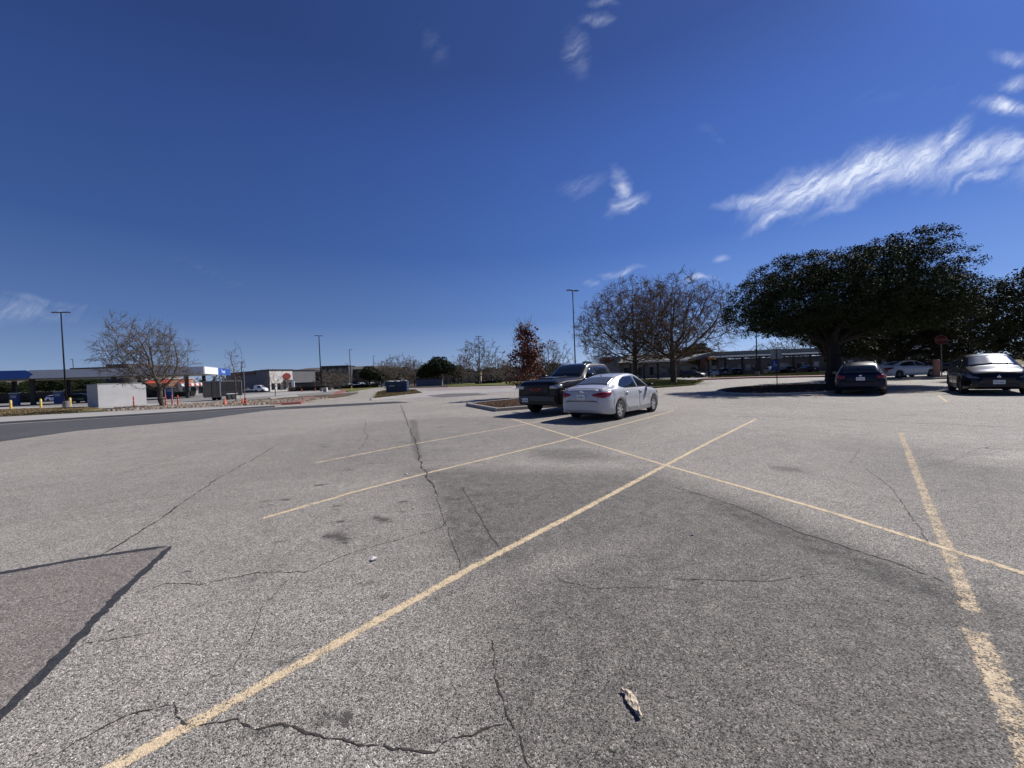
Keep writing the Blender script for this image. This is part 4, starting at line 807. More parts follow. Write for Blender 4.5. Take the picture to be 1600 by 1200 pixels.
big = [(-5.9, 0, 5.2, 1.4, 2.6, 1.2), (-5.0, .4, 6.5, 1.4, 3.0, 1.4), (-3.7, 0, 7.7, 1.6, 3.4, 1.35), (-2.0, .2, 7.9, 1.3, 3.6, 1.3), (-.6, -.3, 7.7, 1.2, 3.8, 1.2), (1.0, 0, 8.2, 1.5, 4.0, 1.35), (2.4, .3, 8.1, 1.2, 3.6, 1.3), (3.7, .2, 8.9, 1.3, 3.6, 1.3), (5.0, 0, 9.1, 1.4, 3.6, 1.35),
       (6.6, .3, 8.3, 1.4, 3.0, 1.1), (8.1, 0, 7.9, 1.2, 2., .65), (6.9, .5, 6.6, 1.3, 2.4, 1.2), (5.2, .3, 5.9, 2.5, 4.6, 2.0), (6.0, 1., 4.5, 1.7, 3., 1.0), (0, 0, 5.9, 5.0, 4.8, 1.9), (3.0, -.4, 5.7, 3.4, 5, 1.8), (-3.6, -.5, 5.2, 2.6, 3.4, 1.5), (-6.1, -.6, 4.2, .9, 1.6, .55), (-3.6, -.6, 4.1, 1.8, 2.2, .6), (2.4, 0, 4.3, 2.6, 3, .9), (0, -1.5, 4.7, 3.4, 3, 1.0), (4.5, -1.5, 4.6, 2.6, 3, 1.0), (0, 2, 4.6, 3.4, 3, 1.0)]
oak('large live oak with a dense dark crown spreading over the blue wagon', (OX, OY, 0), big, 4300, 42, .44, .072, 2.9, .37, 31, limbs=22, scale=.965)
bk = [(0, 0, 5.6, 4.2, 3.2, 2.6), (3.4, 0, 5.4, 3.4, 3, 2.4), (-2.8, 0, 4.2, 2.6, 2.6, 2.2), (1.5, 0, 3.0, 5.2, 3, 1.8), (5.4, 0, 3.6, 2.6, 2.6, 2.4)]
oak('dense evergreen tree filling the right edge behind the black crossover', (36.9, 26.3, 0), [(a, b, c*.93, d, e, f*.93) for a, b, c, d, e, f in bk], 2000, 34, .5, .085, 2., .3, 32, M_oakleaf2)
oak('evergreen tree behind the stop sign, right of the big oak', (37.0, 36.5, 0), [(a*1.1, b, c*1.0, d*1.1, e, f) for a, b, c, d, e, f in bk], 1700, 32, .5, .10, 2., .3, 33, M_oakleaf2)
oak('low olive-green tree between the stop sign and the large live oak', (27.6, 33.5, 0), [(0, 0, 4.9, 2.6, 2.6, 2.0), (1.6, 0, 3.6, 2.2, 2.2, 1.6)], 700, 28, .45, .10, 1.6, .18, 34, M_oakleaf2)
# ----- young trees
def russet_tree():
    rng = np.random.default_rng(8); x, y, _ = P(826, 27.5); root = thing('russet_tree', 'young tree holding russet leaves, standing behind the black pickup', 'tree', (x, y, 0)); H = 5.6
    segs = []; p = np.array([0., 0, -.1])
    for i in range(8):
        q = np.array([rng.normal()*.03, rng.normal()*.03, H*.86*(i+1)/8]); segs.append((p, q, .07*(1-i/9), .07*(1-(i+1)/9))); p = q
    cen = []
    for k in range(105):
        z = rng.uniform(.4, H*.84); R_ = 1.95*(1-((z-1.2)/(H-.7)) if z > 1.2 else .8+.17*z)*rng.uniform(.5, 1.1); a = rng.uniform(0, 6.28)
        e = np.array([math.cos(a)*R_, math.sin(a)*R_, z+R_*rng.uniform(.3, .9)]); s0 = np.array([0, 0, z]); segs.append((s0, (s0+e)/2+rng.normal(size=3)*.05, .022, .014)); segs.append(((s0+e)/2, e, .014, .006))
        dens = 1 if e[2] < 3.6 else .55
        for f in np.linspace(.3, 1, 7):
            if rng.random() < dens: cen.append(s0+(e-s0)*f+rng.normal(size=3)*.12)
        if e[2] > 3.2 and rng.random() < .5: segs.append((e, e+np.array([e[0]*.3, e[1]*.3, .55]), .007, .005))
    for k in range(9): segs.append((np.array([0, 0, H*.8]), np.array([rng.normal()*.45, rng.normal()*.4, H+rng.uniform(-.3, .25)]), .012, .006))
    seg_mesh('trunk', segs, M_bark, root, 5); leaves_mesh('crown', np.array(cen), 7, .26, .10, M_maroon, root, rng, 1.)
russet_tree()
def sapling(label, loc, H, W_, seed, r=.05, m=None): return bare_tree(label, loc, H, W_, H*.42, seed, r, name='bare_sapling', na=110, step=.2, kill=.3, rmin=.012, tw_len=.35, tw_n=2, tw=m)
sapling('thin tall sapling with a few last leaves beside the black cargo trailer', P(368, 44), 6.6, 1.15, 41, .055)
sapling('thin bare sapling standing in front of the white restaurant front', P(430, 52), 4.0, 1.3, 43, .04)
tl_ = bpy.data.objects['bare_sapling']; leaves_mesh('last_leaf', np.random.default_rng(4).normal(size=(26, 3))*np.array([.4, .4, .9])+np.array([0, 0, 4.2]), 4, .25, .06, M_tuft, tl_, rg)

# ----- far row of trees across the lot
midA = bare_tree('tall bare tree with a round pale crown, just right of the slate-grey screen wall', P(748, 92), 10.9, 5.4, 2.4, 51, .2, tw=M_twig2, group='bare trees along the far side of the lot', na=900, step=.5, kill=.8, rmin=.034, tw_len=.9)
midB = bare_tree('low wide bare tree directly behind the blue skip', P(622, 112), 8.6, 6.4, 2.2, 52, .2, tw=M_twig2, group='bare trees along the far side of the lot', na=900, step=.5, kill=.8, rmin=.036, tw_len=.9)
far = [(midA, 861, 74, .74, 'round bare tree seen between the russet tree and the tall lamp post'), (midA, 722, 104, .72, 'smaller bare tree just left of the tallest one in the far row'), (midB, 648, 106, .80, 'brownish bare tree right of the blue skip'),
       (midA, 640, 128, .78, 'pale bare tree rising behind the brownish one near the skip'), (midB, 776, 98, .72, 'bare tree at the right end of the far row beside the russet tree'), (midA, 792, 112, .62, 'thin bare tree hidden partly behind the russet tree'),
       (midB, 602, 132, .95, 'hazy bare tree at the left of the skip, beyond the dark oak'), (midB, 704, 110, .66, 'low bare tree between the round live oak and the tall bare one'), (midB, 516, 92, .56, 'small bare tree with drooping twigs at the foot of the tall lamp post'), (midB, 530, 98, .60, 'small bare tree beside the dark hotel tower'), (midA, 410, 150, .75, 'bare treetop showing above the roof of the grey restaurant'),
       (midB, 452, 96, .28, 'small bare shrub-like tree by the white restaurant door'), (midA, 940, 96, .66, 'bare tree behind the drive-in tower'), (midA, 1015, 105, .70, 'bare treetop over the left end of the drive-in roof'), (midB, 1195, 120, .98, 'bare tree behind the drive-in canopy, under the left edge of the oak'), (midA, 1235, 96, .86, 'bare tree behind the drive-in canopy, left of the oak trunk'),
       (midA, 1365, 88, .85, 'bare tree behind the drive-in canopy, right of the oak trunk'), (midB, 1160, 130, .8, 'low bare tree on the horizon left of the oak crown'), (midA, 1430, 92, .9, 'bare tree behind the far white sedan'), (midB, 1330, 104, 1.0, 'low bare tree straight behind the oak trunk')]
for i, (src, px, Y, s_, lb) in enumerate(far):
    dup(src, P(px, Y), i*1.3, lb, s_)
rb = [(0, 0, 4.6, 3.4, 3., 1.9), (-2.1, 0, 4.0, 2.0, 2, 1.5), (2.4, 0, 4.2, 2.0, 2, 1.6), (.4, 0, 6.0, 2.2, 2., 1.3)]
oakA = oak('round dark live oak across the lot, right of the blue skip', P(684, 94), rb, 800, 16, .5, .16, 2.2, .24, 61, group='live oaks along the far side of the lot')
for px, Y, s_, lb in [(578, 112, .88, 'dark live oak at the bend of the far drive, left of the blue skip'), (596, 118, .72, 'smaller live oak close behind the one at the bend'), (668, 104, .8, 'dark live oak just left of the round one, behind the slate screen wall'), (716, 108, .75, 'dark live oak right of the round one, among the bare trees'), (634, 124, .85, 'dark live oak behind the blue skip'), (1092, 84, 1.0, 'dark evergreen rising behind the drive-in roof'), (1072, 90, .95, 'dark evergreen behind the bare tree by the drive-in'), (1118, 98, .8, 'dark evergreen at the right of the striped roof peak'), (916, 118, .75, 'dark evergreen low behind the black pickup roof')]:
    dup(oakA, P(px, Y), px*.7, lb, s_)
for i, (px, Y, s_) in enumerate([(8, 118, .85), (42, 112, .8), (68, 120, 1.08), (92, 116, 1.05), (124, 125, .95), (150, 122, .85)]):
    dup(oakA, P(px, Y), i*2., ['dark evergreen behind the fuel canopy at the far left edge', 'dark evergreen behind the leftmost pumps', 'dark evergreen topping the canopy just left of the lamp post', 'dark evergreen behind the lamp post of the fuel station', 'dark evergreen behind the canopy, right of the lamp post', 'dark evergreen seen over the white enclosure'][i], s_)

# ------------------------------------------------------------------ buildings and street furniture
M_pole = mat('dark_bronze_metal', (.016, .014, .015), .85, spec=.15)
M_steel = mat('galvanised_steel', (.22, .22, .23), .5, .5)
M_footing = mat('footing_concrete', (.17, .165, .155), .9, noise=.2, nscale=5, bump=.3)
M_lens = mat('lamp_lens', (.35, .35, .33), .3)
def lamp_post(label, px, Y, ztop, heads=2, rz=0., base=True, r=.10, group='parking lot lamp posts', arm=.48, loc=None):
    t = thing('lamp_post', label, 'lamp post', loc or P(px, Y), rz, group)
    b = MB(); b.tube([(0, 0, .0), (0, 0, ztop*.5), (0, 0, ztop)], [r, r*.85, r*.65], 10); b.build('pole', M_pole, t, True)
    if base: b = MB(); b.lathe([(.0, .78), (.30, .78), (.33, .74), (.33, -.05)], n=16); b.build('footing', M_footing, t)
    for k in range(heads):
        s = 1 if k == 0 else -1; b = MB(); b.box((s*(arm*.35), 0, ztop-.08), (arm*.7, .07, .07)); b.box((s*(arm+.05), 0, ztop-.06), (.62, .40, .10), bev=.03); h = b.build('lamp_head', M_pole, t)
        b = MB(); b.box((s*(arm+.06), 0, ztop-.114), (.45, .3, .012)); b.build('lens', M_lens, h)
    return t
for lb, px, Y, yt, hd, rz, bs in [('tallest-looking twin-headed lamp post at the far left, in front of the fuel canopy', 103, 45, 487, 2, .2, 1), ('tall dark lamp post at the corner of the drive, left of centre', 502, 82, 524, 2, .9, 1), ('lamp post left of the hotel end, with one arm to the right', 548.5, 119, 546, 1, 0, 1),
        ('shorter lamp post just left of the one before the hotel', 544, 145, 568, 1, math.pi, 0), ('far lamp post above the dark live oak at the bend', 585, 151, 556, 1, 0, 0), ('far lamp post above the low bare trees behind the skip', 647, 166, 557, 1, 0, 0), ('lamp post rising out of the tall pale bare tree', 750.5, 97, 525, 2, .6, 1),
        ('short lamp post between the tall pale tree and the russet tree', 775, 157, 550, 1, math.pi/2, 0), ('small far lamp post between the russet tree and the tall one', 848.5, 140, 542, 1, math.pi/2, 0), ('slim twin-headed lamp post rising behind the black pickup', 899.5, 48, 453, 2, .45, 1),
        ('lamp post on a concrete block in front of the drive-in canopy', 1183, 58, 430, 2, .8, 1), ('small single-armed lamp post seen above the fuel canopy', 117, 128, 561, 1, math.pi, 0), ('lamp post between the cargo trailer and the grey restaurant', 379, 104, 565, 2, .3, 0)]:
    lamp_post(lb, px, Y, zat(px, yt, Y), hd, rz, bool(bs), .085 if Y < 60 else .12)

def frame(px, Y, az):                     # origin on the ground and unit vectors: along az, and to its left
    a = R(az); return (at(px, Y), Y, 0), R(90-az)
M_canw = mat('canopy_white_panel', (.74, .75, .76), .4, noise=.03); M_canshade = mat('canopy_shade_grey_panel', (.56, .57, .58), .45, noise=.05, nscale=.6); M_canb = mat('canopy_blue_panel', (.02, .085, .36), .35)  # grey panel: canopy white with the shade of the front put into its colour
M_soff = mat('canopy_soffit', (.42, .42, .40), .7); M_pump = mat('pump_blue', (.02, .05, .22), .4); M_yel = mat('bollard_yellow', (.62, .42, .06), .55, noise=.15, nscale=8); M_dark = mat('dark_cladding', (.03, .03, .032), .6)
M_orange = mat('safety_orange', (.55, .085, .03), .5)
# fuel canopy: local +x runs back-left along the front, +y into the depth
def canopy():
    loc, _ = frame(320, 68, 0); rz = math.atan2(-.375, -.927)      # +x towards the left end
    t = thing('fuel_canopy', 'long white and blue fuel station canopy on dark columns at the far left', 'canopy', loc, rz); Lc, Dp, z0, z1 = 44, 15, 4.25, 5.55
    b = MB(); b.box((Lc/2, -Dp/2, (z0+z1)/2), (Lc-.3, Dp-.3, z1-z0-.2)); b.build('roof', M_soff, t)
    b = MB(); b.box((11.0, .02, (z0+z1)/2), (22.0, .12, z1-z0)); b.build('fascia', M_canshade, t)  # front away from the sun, its shade painted as grey
    b = MB(); b.box((33.2, .025, (z0+z1)/2), (21.6, .13, z1-z0)); b.add([(22.4, -.04, z0), (22.4, -.04, z1), (21.6, -.04, (z0+z1)/2), (22.4, .095, z0), (22.4, .095, z1), (21.6, .095, (z0+z1)/2)], [(0, 1, 2), (3, 5, 4), (0, 2, 5, 3), (2, 1, 4, 5)]); b.build('fascia', M_canb, t)['label'] = 'blue fascia panel ending in an arrow point'
    for x0, m in ((20.6, M_canw), (19.7, mat('chevron_grey', (.2, .2, .22), .5))):
        b = MB(); z = (z0+z1)/2; b.add([(x0+.9, .075, z0+.05), (x0+.45, .075, z0+.05), (x0-.35, .075, z), (x0+.45, .075, z1-.05), (x0+.9, .075, z1-.05), (x0+.1, .075, z)], [(0, 1, 2, 5), (5, 2, 3, 4)]); b.build('chevron', m, t)
    b = MB(); b.box((-.06, -3.6, (z0+z1)/2), (.12, 7.2, z1-z0)); b.build('fascia', M_canw, t)
    b = MB(); b.box((-.065, -11.1, (z0+z1)/2), (.13, 7.8, z1-z0)); o = b.build('fascia', M_canb, t)
    text_obj('fascia_lettering', 'Travel', .95, mat('white_fascia_lettering', (.85, .87, .9), .4), o, (-.14, -10.2, (z0+z1)/2), (R(90), 0, R(-90)), .01)  # plain white letters without emission
    for cx_, cy_ in ((3.5, -3.0), (3.5, -11.5), (13.5, -3), (13.5, -11.5), (23.5, -3), (23.5, -11.5), (30.5, -3), (30.5, -11.5), (38, -3), (38, -11.5)):
        b = MB(); b.box((cx_, cy_, z0/2), (.5, .5, z0), bev=.03); b.build('column', M_dark, t)
    return t
CAN = canopy(); cm = Matrix.Translation(CAN.location) @ Matrix.Rotation(CAN.rotation_euler.z, 4, 'Z')
def pump(loc, label):
    t = thing('fuel_pump', label, 'fuel pump', loc, CAN.rotation_euler.z, 'fuel pumps under the canopy')
    b = MB(); b.box((0, 0, .08), (1.5, 1.2, .16), bev=.03); b.build('island_kerb', M_conc, t)
    b = MB(); b.box((0, 0, 1.05), (1.0, .55, 1.8), bev=.05); b.build('cabinet', M_pump, t); b = MB(); b.box((0, 0, 2.02), (1.06, .62, .16), bev=.03); b.build('cap', M_canshade, t)
    for s in (1, -1):
        b = MB(); b.box((0, s*.285, 1.5), (.62, .02, .42)); b.build('display', mat('pump_screen', (.30, .34, .38), .2), t)
        b = MB(); b.tube([(.42, s*.3, 1.3), (.62, s*.42, 1.1), (.6, s*.42, .5), (.45, s*.32, .8)], .025, 5); b.build('hose', M_black, t)
    return t
pl_ = ['fuel pump at the canopy end nearest the cargo trailer', 'fuel pump behind the bare tree trunk', 'fuel pump just right of the tall lamp post', 'fuel pump at the far left edge of the picture']
for k, (lx, ly) in enumerate(((6, -3), (14.6, -3), (20.5, -3), (25.6, -3))):
    v_ = cm @ Vector((lx, ly, .045)); pump(tuple(v_), pl_[k])
def bollard(px, Y, lb):
    t = thing('yellow_bollard', lb, 'bollard', (*P(px, Y)[:2], .04), 0, 'yellow bollards around the fuel station'); b = MB(); b.lathe([(.0, 1.1), (.07, 1.09), (.1, 1.05), (.11, 1.0), (.11, 0)], n=14); b.build('post', M_yel, t, True)
    b = MB(); b.lathe([(.115, .82), (.115, .90)], n=14); b.build('reflective_band', M_canw, t)
for px, Y, lb in ((16, 46.5, 'yellow bollard nearest the left edge of the picture'), (63, 47, 'yellow bollard between the left edge and the tall lamp post'), (109, 48, 'yellow bollard right beside the tall lamp post footing'), (221, 50, 'yellow bollard at the right end of the white enclosure')): bollard(px, Y, lb)
def delineator(px, Y, h, lb, cone=False):
    t = thing('traffic_cone' if cone else 'channelizer_post', lb, 'traffic cone' if cone else 'channelizer', (*P(px, Y)[:2], .11), .3, 'orange markers along the rock bed')
    b = MB(); b.box((0, 0, .03), (.38, .38, .06), bev=.015); b.build('rubber_base', M_black, t); b = MB()
    b.lathe([(.0, h), (.035, h), (.05, h-.06), (.05, h*.9), (.14 if cone else .065, .05)], n=12); o = b.build('orange_body', M_orange, t, True)
    b = MB(); f = .14 if cone else .065; b.lathe([(.05+(f-.05)*.45+.004, h*.54), (.05+(f-.05)*.35+.004, h*.62)], n=12); b.build('reflective_band', mat('dusty_band', (.42, .30, .25), .7), t)
for a in ((208, 37.5, .98, 'orange channelizer post in front of the white enclosure'), (258, 35.0, .95, 'orange channelizer post right beside the bare tree trunk'), (268, 36.0, .95, 'middle orange channelizer post right of the bare tree'), (277, 35.0, .95, 'third orange channelizer post right of the bare tree'), (350, 32.6, .55, 'orange traffic cone in front of the cargo trailer', True), (382, 31.6, .60, 'orange traffic cone at the foot of the thin steel post', True), (378, 31.9, .50, 'smaller orange cone tucked beside another by the steel post', True)): delineator(*a)
for px, lb in ((257.5, 'slim grey stake beside the bare tree trunk'), (268.5, 'slim grey stake behind the middle channelizer')):
    t = thing('stake', lb, 'stake', (*P(px, 37)[:2], .1)); b = MB(); b.box((0, 0, .8), (.06, .06, 1.6)); b.build('post', M_steel, t)

# equipment enclosure (grid of the far plots runs along azimuth 30)
M_stucco = mat('white_stucco', (.50, .49, .47), .9, noise=.06, nscale=1.2, bump=.3, bscale=60)
def enclosure():
    x, y = -42.7, 39.6; t = thing('equipment_enclosure', 'windowless off-white stucco enclosure box by the left bare tree', 'enclosure', (x, y, .08), R(60))
    b = MB(); L_, D_, H_ = 3.75, 3.6, 2.38; b.box((L_/2, D_/2, H_/2), (L_, D_, H_)); b.build('wall', M_stucco, t)
    b = MB(); b.box((L_/2, D_/2, H_+.03), (L_+.06, D_+.06, .06)); b.build('coping', M_conc, t)
enclosure()
# cargo trailer
def trailer():
    x, y = at(344, 48), 48; t = thing('cargo_trailer', 'black enclosed cargo trailer with grey metal corner frame', 'trailer', (x, y, .05), 0); M_tb = mat('black_trailer_skin', (.012, .012, .013), .25, coat=.4, noise=.1, nscale=2)
    b = MB(); b.box((-1.02, 1.9, 1.42), (2.0, 3.8, 1.9), bev=.03); b.build('body', M_tb, t)
    for xx in (-2.03, -.01):
        for yy in (-.01, 3.8): b = MB(); b.box((xx, yy, 1.42), (.10, .10, 1.96)); b.build('corner_post', M_steel, t)
    b = MB(); b.box((-1.02, -.012, 2.40), (2.12, .09, .10)); b.box((-1.02, -.012, .44), (2.12, .09, .10)); b.box((-.005, 1.9, 2.40), (.09, 3.75, .08)); b.build('edge_rail', M_steel, t)
    for s in (-.5, .5): b = MB(); b.box((-1.02+s, -.02, 1.42), (.94, .03, 1.78)); o = b.build('door', M_tb, t); q = MB(); q.tube([(-1.02+s*.2, -.05, .6), (-1.02+s*.2, -.05, 2.2)], .015, 5); q.box((-1.02+s*.2, -.06, 1.3), (.05, .03, .3)); q.build('lock_rod', M_steel, o)
    for yy in (1.5, 2.3):
        for xx in (-1.95, -.12): wheel_x = MB(); wheel_x.lathe([(.0, -.1), (.2, -.11), (.33, -.1), (.34, 0), (.33, .1), (.2, .11), (0, .1)], axis='x', n=20); o = wheel_x.build('wheel', M_tyre, t, True); o.location = (xx, yy, .33)
    b = MB(); b.box((.05, 1.9, .74), (.22, 1.9, .05), bev=.02); b.box((.02, 1.9, .70), (.05, 1.9, .12)); b.build('fender', M_canw, t)
    b = MB(); b.tube([(-1.6, 3.8, .5), (-1.02, 5.0, .5)], .05, 5); b.tube([(-.4, 3.8, .5), (-1.02, 5.0, .5)], .05, 5); b.tube([(-1.02, 4.9, .8), (-1.02, 4.9, .05)], .03, 5); b.build('tongue', M_steel, t)
trailer()
t = thing('steel_post', 'thin grey steel post right of the cargo trailer', 'post', P(382, 43)); b = MB(); b.tube([(0, 0, 0), (0, 0, 3.45)], .045, 8); b.build('post', M_steel, t)

def building(name, label, cat, loc, rz, Lx, Dy, H, wall, roof, win=None, rows=1, cols=6, group=None, roof_kind='flat', z0=1.0, wh=1.3, ww=1.0, rh=1.8, rowgap=3.0):
    """front face along local x at y=0, body behind it"""
    t = thing(name, label, cat, loc, rz, group); b = MB(); b.box((Lx/2, Dy/2, H/2), (Lx, Dy, H)); b.build('wall', wall, t)
    b = MB()
    if roof_kind == 'flat': b.box((Lx/2, Dy/2, H+.12), (Lx+.3, Dy+.3, .30))
    else:
        e = .5; vs = [(-e, -e, H), (Lx+e, -e, H), (Lx+e, Dy+e, H), (-e, Dy+e, H), (min(Dy/2, Lx/3), Dy/2, H+rh), (Lx-min(Dy/2, Lx/3), Dy/2, H+rh)]
        b.add(vs, [(0, 1, 5, 4), (1, 2, 5), (2, 3, 4, 5), (3, 0, 4), (3, 2, 1, 0)])
    b.build('roof', roof, t)
    if win:
        for r in range(rows):
            for c in range(cols):
                x = Lx*(c+.5)/cols; zz = z0+r*rowgap; b = MB(); b.box((x, -.03, zz+wh/2), (ww, .06, wh)); b.build('window', win, t)
    return t
M_win = mat('dark_window_pane', (.02, .025, .03), .08, spec=.7); M_tan = mat('tan_stucco', (.30, .25, .20), .9, noise=.08, nscale=.5); M_brownroof = mat('brown_shingles', (.085, .075, .068), .95, noise=.2, nscale=2)
M_gwall = mat('grey_stucco', (.17, .165, .165), .9, noise=.06, nscale=.5); M_pw = mat('cream_stucco', (.70, .65, .58), .9, noise=.04); M_dgw = mat('charcoal_cladding', (.045, .047, .055), .8, noise=.1); M_bw = mat('brown_cladding', (.13, .105, .09), .9, noise=.1, nscale=.4)
M_orw = mat('orange_stucco', (.62, .33, .19), .9, noise=.05); M_redroof = mat('red_tile_roof', (.42, .055, .03), .8, noise=.15, nscale=4)
g30 = R(60)
# grey restaurant with a pale front
cx0, cy0 = at(422, 110), 110
t = building('restaurant', 'flat-roofed grey restaurant with a pale sunlit front and a black cap', 'restaurant', (cx0-.87*25, cy0+.5*25, 0), R(-30), 25, 14, 6.1, M_gwall, M_dark)
b = MB(); b.box((12, -.05, 5.55), (12, .1, .7)); b.build('sign_band', mat('maroon_band', (.06, .015, .018), .6), t)
t = building('bistro', 'cream sunlit entrance wing of the grey restaurant with a round red emblem', 'restaurant', (cx0, cy0, 0), g30, 6.6, 8, 6.2, M_pw, M_dark, M_win, 1, 4, z0=.6, wh=1.8, ww=.8)
b = MB(); b.lathe([(0, 0), (.95, 0), (1.0, .05), (0, .08)], axis='y', n=20); o = b.build('emblem', mat('red_brown_emblem', (.22, .03, .02), .6), t); o.location = (4.9, -.1, 4.4); o.scale.x = 1.2
b = MB(); b.add([(3.9, 0, 3.4), (6.3, 0, 3.4), (6.3, -1.2, 2.7), (3.9, -1.2, 2.7), (3.9, 0, 2.62), (6.3, 0, 2.62), (6.3, -1.2, 2.62), (3.9, -1.2, 2.62)], [(0, 1, 2, 3), (0, 3, 7, 4), (1, 5, 6, 2), (3, 2, 6, 7), (4, 7, 6, 5)]); b.build('awning', M_dark, t)
# orange restaurant with red roofs
t = building('taqueria', 'low orange restaurant with red tiled roofs seen under the fuel canopy', 'restaurant', P(229, 112), R(48), 10.8, 8, 5.0, M_orw, M_pw)
for x0, x1, zz, pr in ((.3, 5.4, 3.9, .8), (7.4, 9.6, 3.6, .9)):
    b = MB(); b.add([(x0, 0, zz+1.0), (x1, 0, zz+1.0), (x1+.3, -pr, zz), (x0-.3, -pr, zz), (x0, 0, zz), (x1, 0, zz)], [(0, 1, 2, 3), (0, 3, 4), (1, 5, 2), (3, 2, 5, 4)]); b.build('tiled_roof', M_redroof, t)
for x0 in (1.6, 8.0): b = MB(); b.box((x0+.5, -.03, 1.6), (.9, .06, 1.8)); b.build('window', M_win, t)
t = building('cafe', 'small white-fronted cafe with a red and white striped awning', 'restaurant', P(283, 113), R(48), 5.6, 6, 3.4, M_pw, M_pw, M_win, 1, 3, z0=.4, wh=1.9, ww=1.2)
for k in range(9):
    b = MB(); x0 = .1+k*.56; b.add([(x0, 0, 3.5), (x0+.56, 0, 3.5), (x0+.56, -1.3, 2.7), (x0, -1.3, 2.7), (x0, 0, 2.66), (x0+.56, 0, 2.66)], [(0, 1, 2, 3), (0, 3, 4), (1, 5, 2), (4, 3, 2, 5)]); b.build('awning_stripe', M_redroof if k % 2 else M_canw, t)
t = thing('patio_fence', 'orange slatted patio fence before the orange restaurant', 'fence', P(231, 100)); b = MB()
for k in range(9): b.box((k*.45, 0, .75), (.16, .06, 1.5))
b.box((1.8, 0, 1.4), (3.8, .08, .1)); b.build('slat_panel', M_orw, t)
def hedge(label, loc, rz, Lx, Dy, H, seed, n=160, size=.10):
    rng = np.random.default_rng(seed); root = thing('hedge', label, 'hedge', loc, rz); c = rng.random((n, 3))*np.array([Lx, Dy, H*.82])+np.array([0, 0, .1]); leaves_mesh('foliage', c, 26, .34, size, M_hedge, root, rng, 1.)
    b = MB(); b.box((Lx/2, Dy/2, H*.42), (Lx-.2, Dy-.15, H*.8)); b.build('stems', M_bark2, root)
hedge('clipped dark hedge in front of the striped-awning cafe', P(267, 84), 0, 4.4, 1.1, 1.35, 71)
hedge('long clipped black-green hedge left of the tall drive lamp post', P(450, 97), R(12), 9.5, 1.4, 1.4, 72, 260)
hedge('low green hedge row in front of the hotel parking', P(522, 108), R(28), 12, 1.3, 1.3, 73, 260)
hedge('tall dark hedge bank behind the fuel pumps', P(-40, 92), 0, 46, 3, 2.9, 74, 1500, .16)
hedge('low hedge along the frontage at the far row of trees', P(742, 100), 0, 7.0, 1.2, .9, 75, 150)
hedge('dark shrub bank beneath the canopy by the drive-in tower', P(905, 90), 0, 6.0, 2.0, 1.8, 76, 180)
t = building('screen_wall', 'long dark brown drive-through screen wall behind the black-green hedge', 'wall', P(455, 101), R(10), 8.4, .4, 2.0, M_bw, M_dgw)
t = thing('menu_sign', 'white upright menu sign left of the dark screen wall', 'sign', P(458, 95)); b = MB(); b.box((0, 0, 1.9), (.7, .18, 1.5), bev=.03); b.build('sign_panel', M_canw, t); b = MB(); b.box((0, 0, .6), (.2, .12, 1.2)); b.build('post', M_dark, t)
# hotels
building('hotel', 'long three-storey brown hotel with a hipped roof behind the grey restaurant', 'hotel', P(447, 175), R(6), 50, 14, 8.0, M_bw, M_brownroof, M_win, 3, 22, roof_kind='hip', z0=.9, wh=1.4, ww=1.0, rowgap=2.6, rh=1.6)
building('hotel_tower', 'flat-topped charcoal tower block of the hotel', 'hotel', P(503, 170), R(6), 11.6, 10, 9.4, M_dgw, M_dark, M_win, 3, 5, z0=1.2, wh=1.5, ww=1.2, rowgap=2.8)
building('hotel_entrance', 'grey hotel wing with a dark blue sign panel beside the cream restaurant front', 'hotel', P(462, 168), R(6), 8, 8, 7.2, M_dgw, M_brownroof, M_win, 2, 4, z0=1.2, wh=1.5, ww=1.1, rowgap=2.8)
building('apartment_block', 'long brown apartment building rising above the fuel canopy roof', 'apartment building', P(112, 165), R(4), 34, 14, 12.6, M_bw, M_brownroof, M_win, 4, 14, z0=1.2, wh=1.5, ww=1.2, rowgap=2.9)
building('rooftop_store', 'black flat-roofed store top showing above the middle of the fuel canopy', 'store', P(168, 158), R(4), 8.5, 10, 13.0, M_dgw, M_dark, M_win, 3, 3)
building('house', 'dark gabled roof peeping over the blue fascia at the left edge', 'house', P(-30, 120), 0, 8.2, 10, 8.0, M_bw, M_brownroof, M_win, 2, 3, roof_kind='hip')
building('fast_food_store', 'small far white store with a red sign left of the blue skip', 'store', P(594, 150), 0, 8, 8, 3.6, M_pw, M_dark, M_win, 1, 4)
t = thing('pylon_sign', 'small far red pylon sign left of the blue skip', 'sign', P(604, 140)); b = MB(); b.box((0, 0, 3.4), (1.6, .3, 1.2), bev=.04); b.build('sign_panel', mat('red_sign', (.42, .03, .03), .5), t); b = MB(); b.box((0, 0, 1.4), (.3, .2, 2.8)); b.build('post', M_dark, t)
building('tan_store', 'low tan store behind the far row of trees, right of the slate screen wall', 'store', P(690, 118), 0, 12, 10, 3.6, M_tan, M_brownroof, M_win, 1, 5, z0=.6, wh=1.8)
building('brown_store', 'low brick-brown store behind the trees left of the russet tree', 'store', P(748, 124), 0, 16, 10, 4.0, M_bw, M_brownroof, M_win, 1, 6, z0=.6, wh=1.8)
t = building('slate_screen', 'slate-grey screen wall standing between the blue skip and the round live oak', 'wall', P(650, 93), R(4), 6.2, 2.2, 1.75, mat('slate_cladding', (.11, .125, .15), .7, noise=.1), M_dgw)

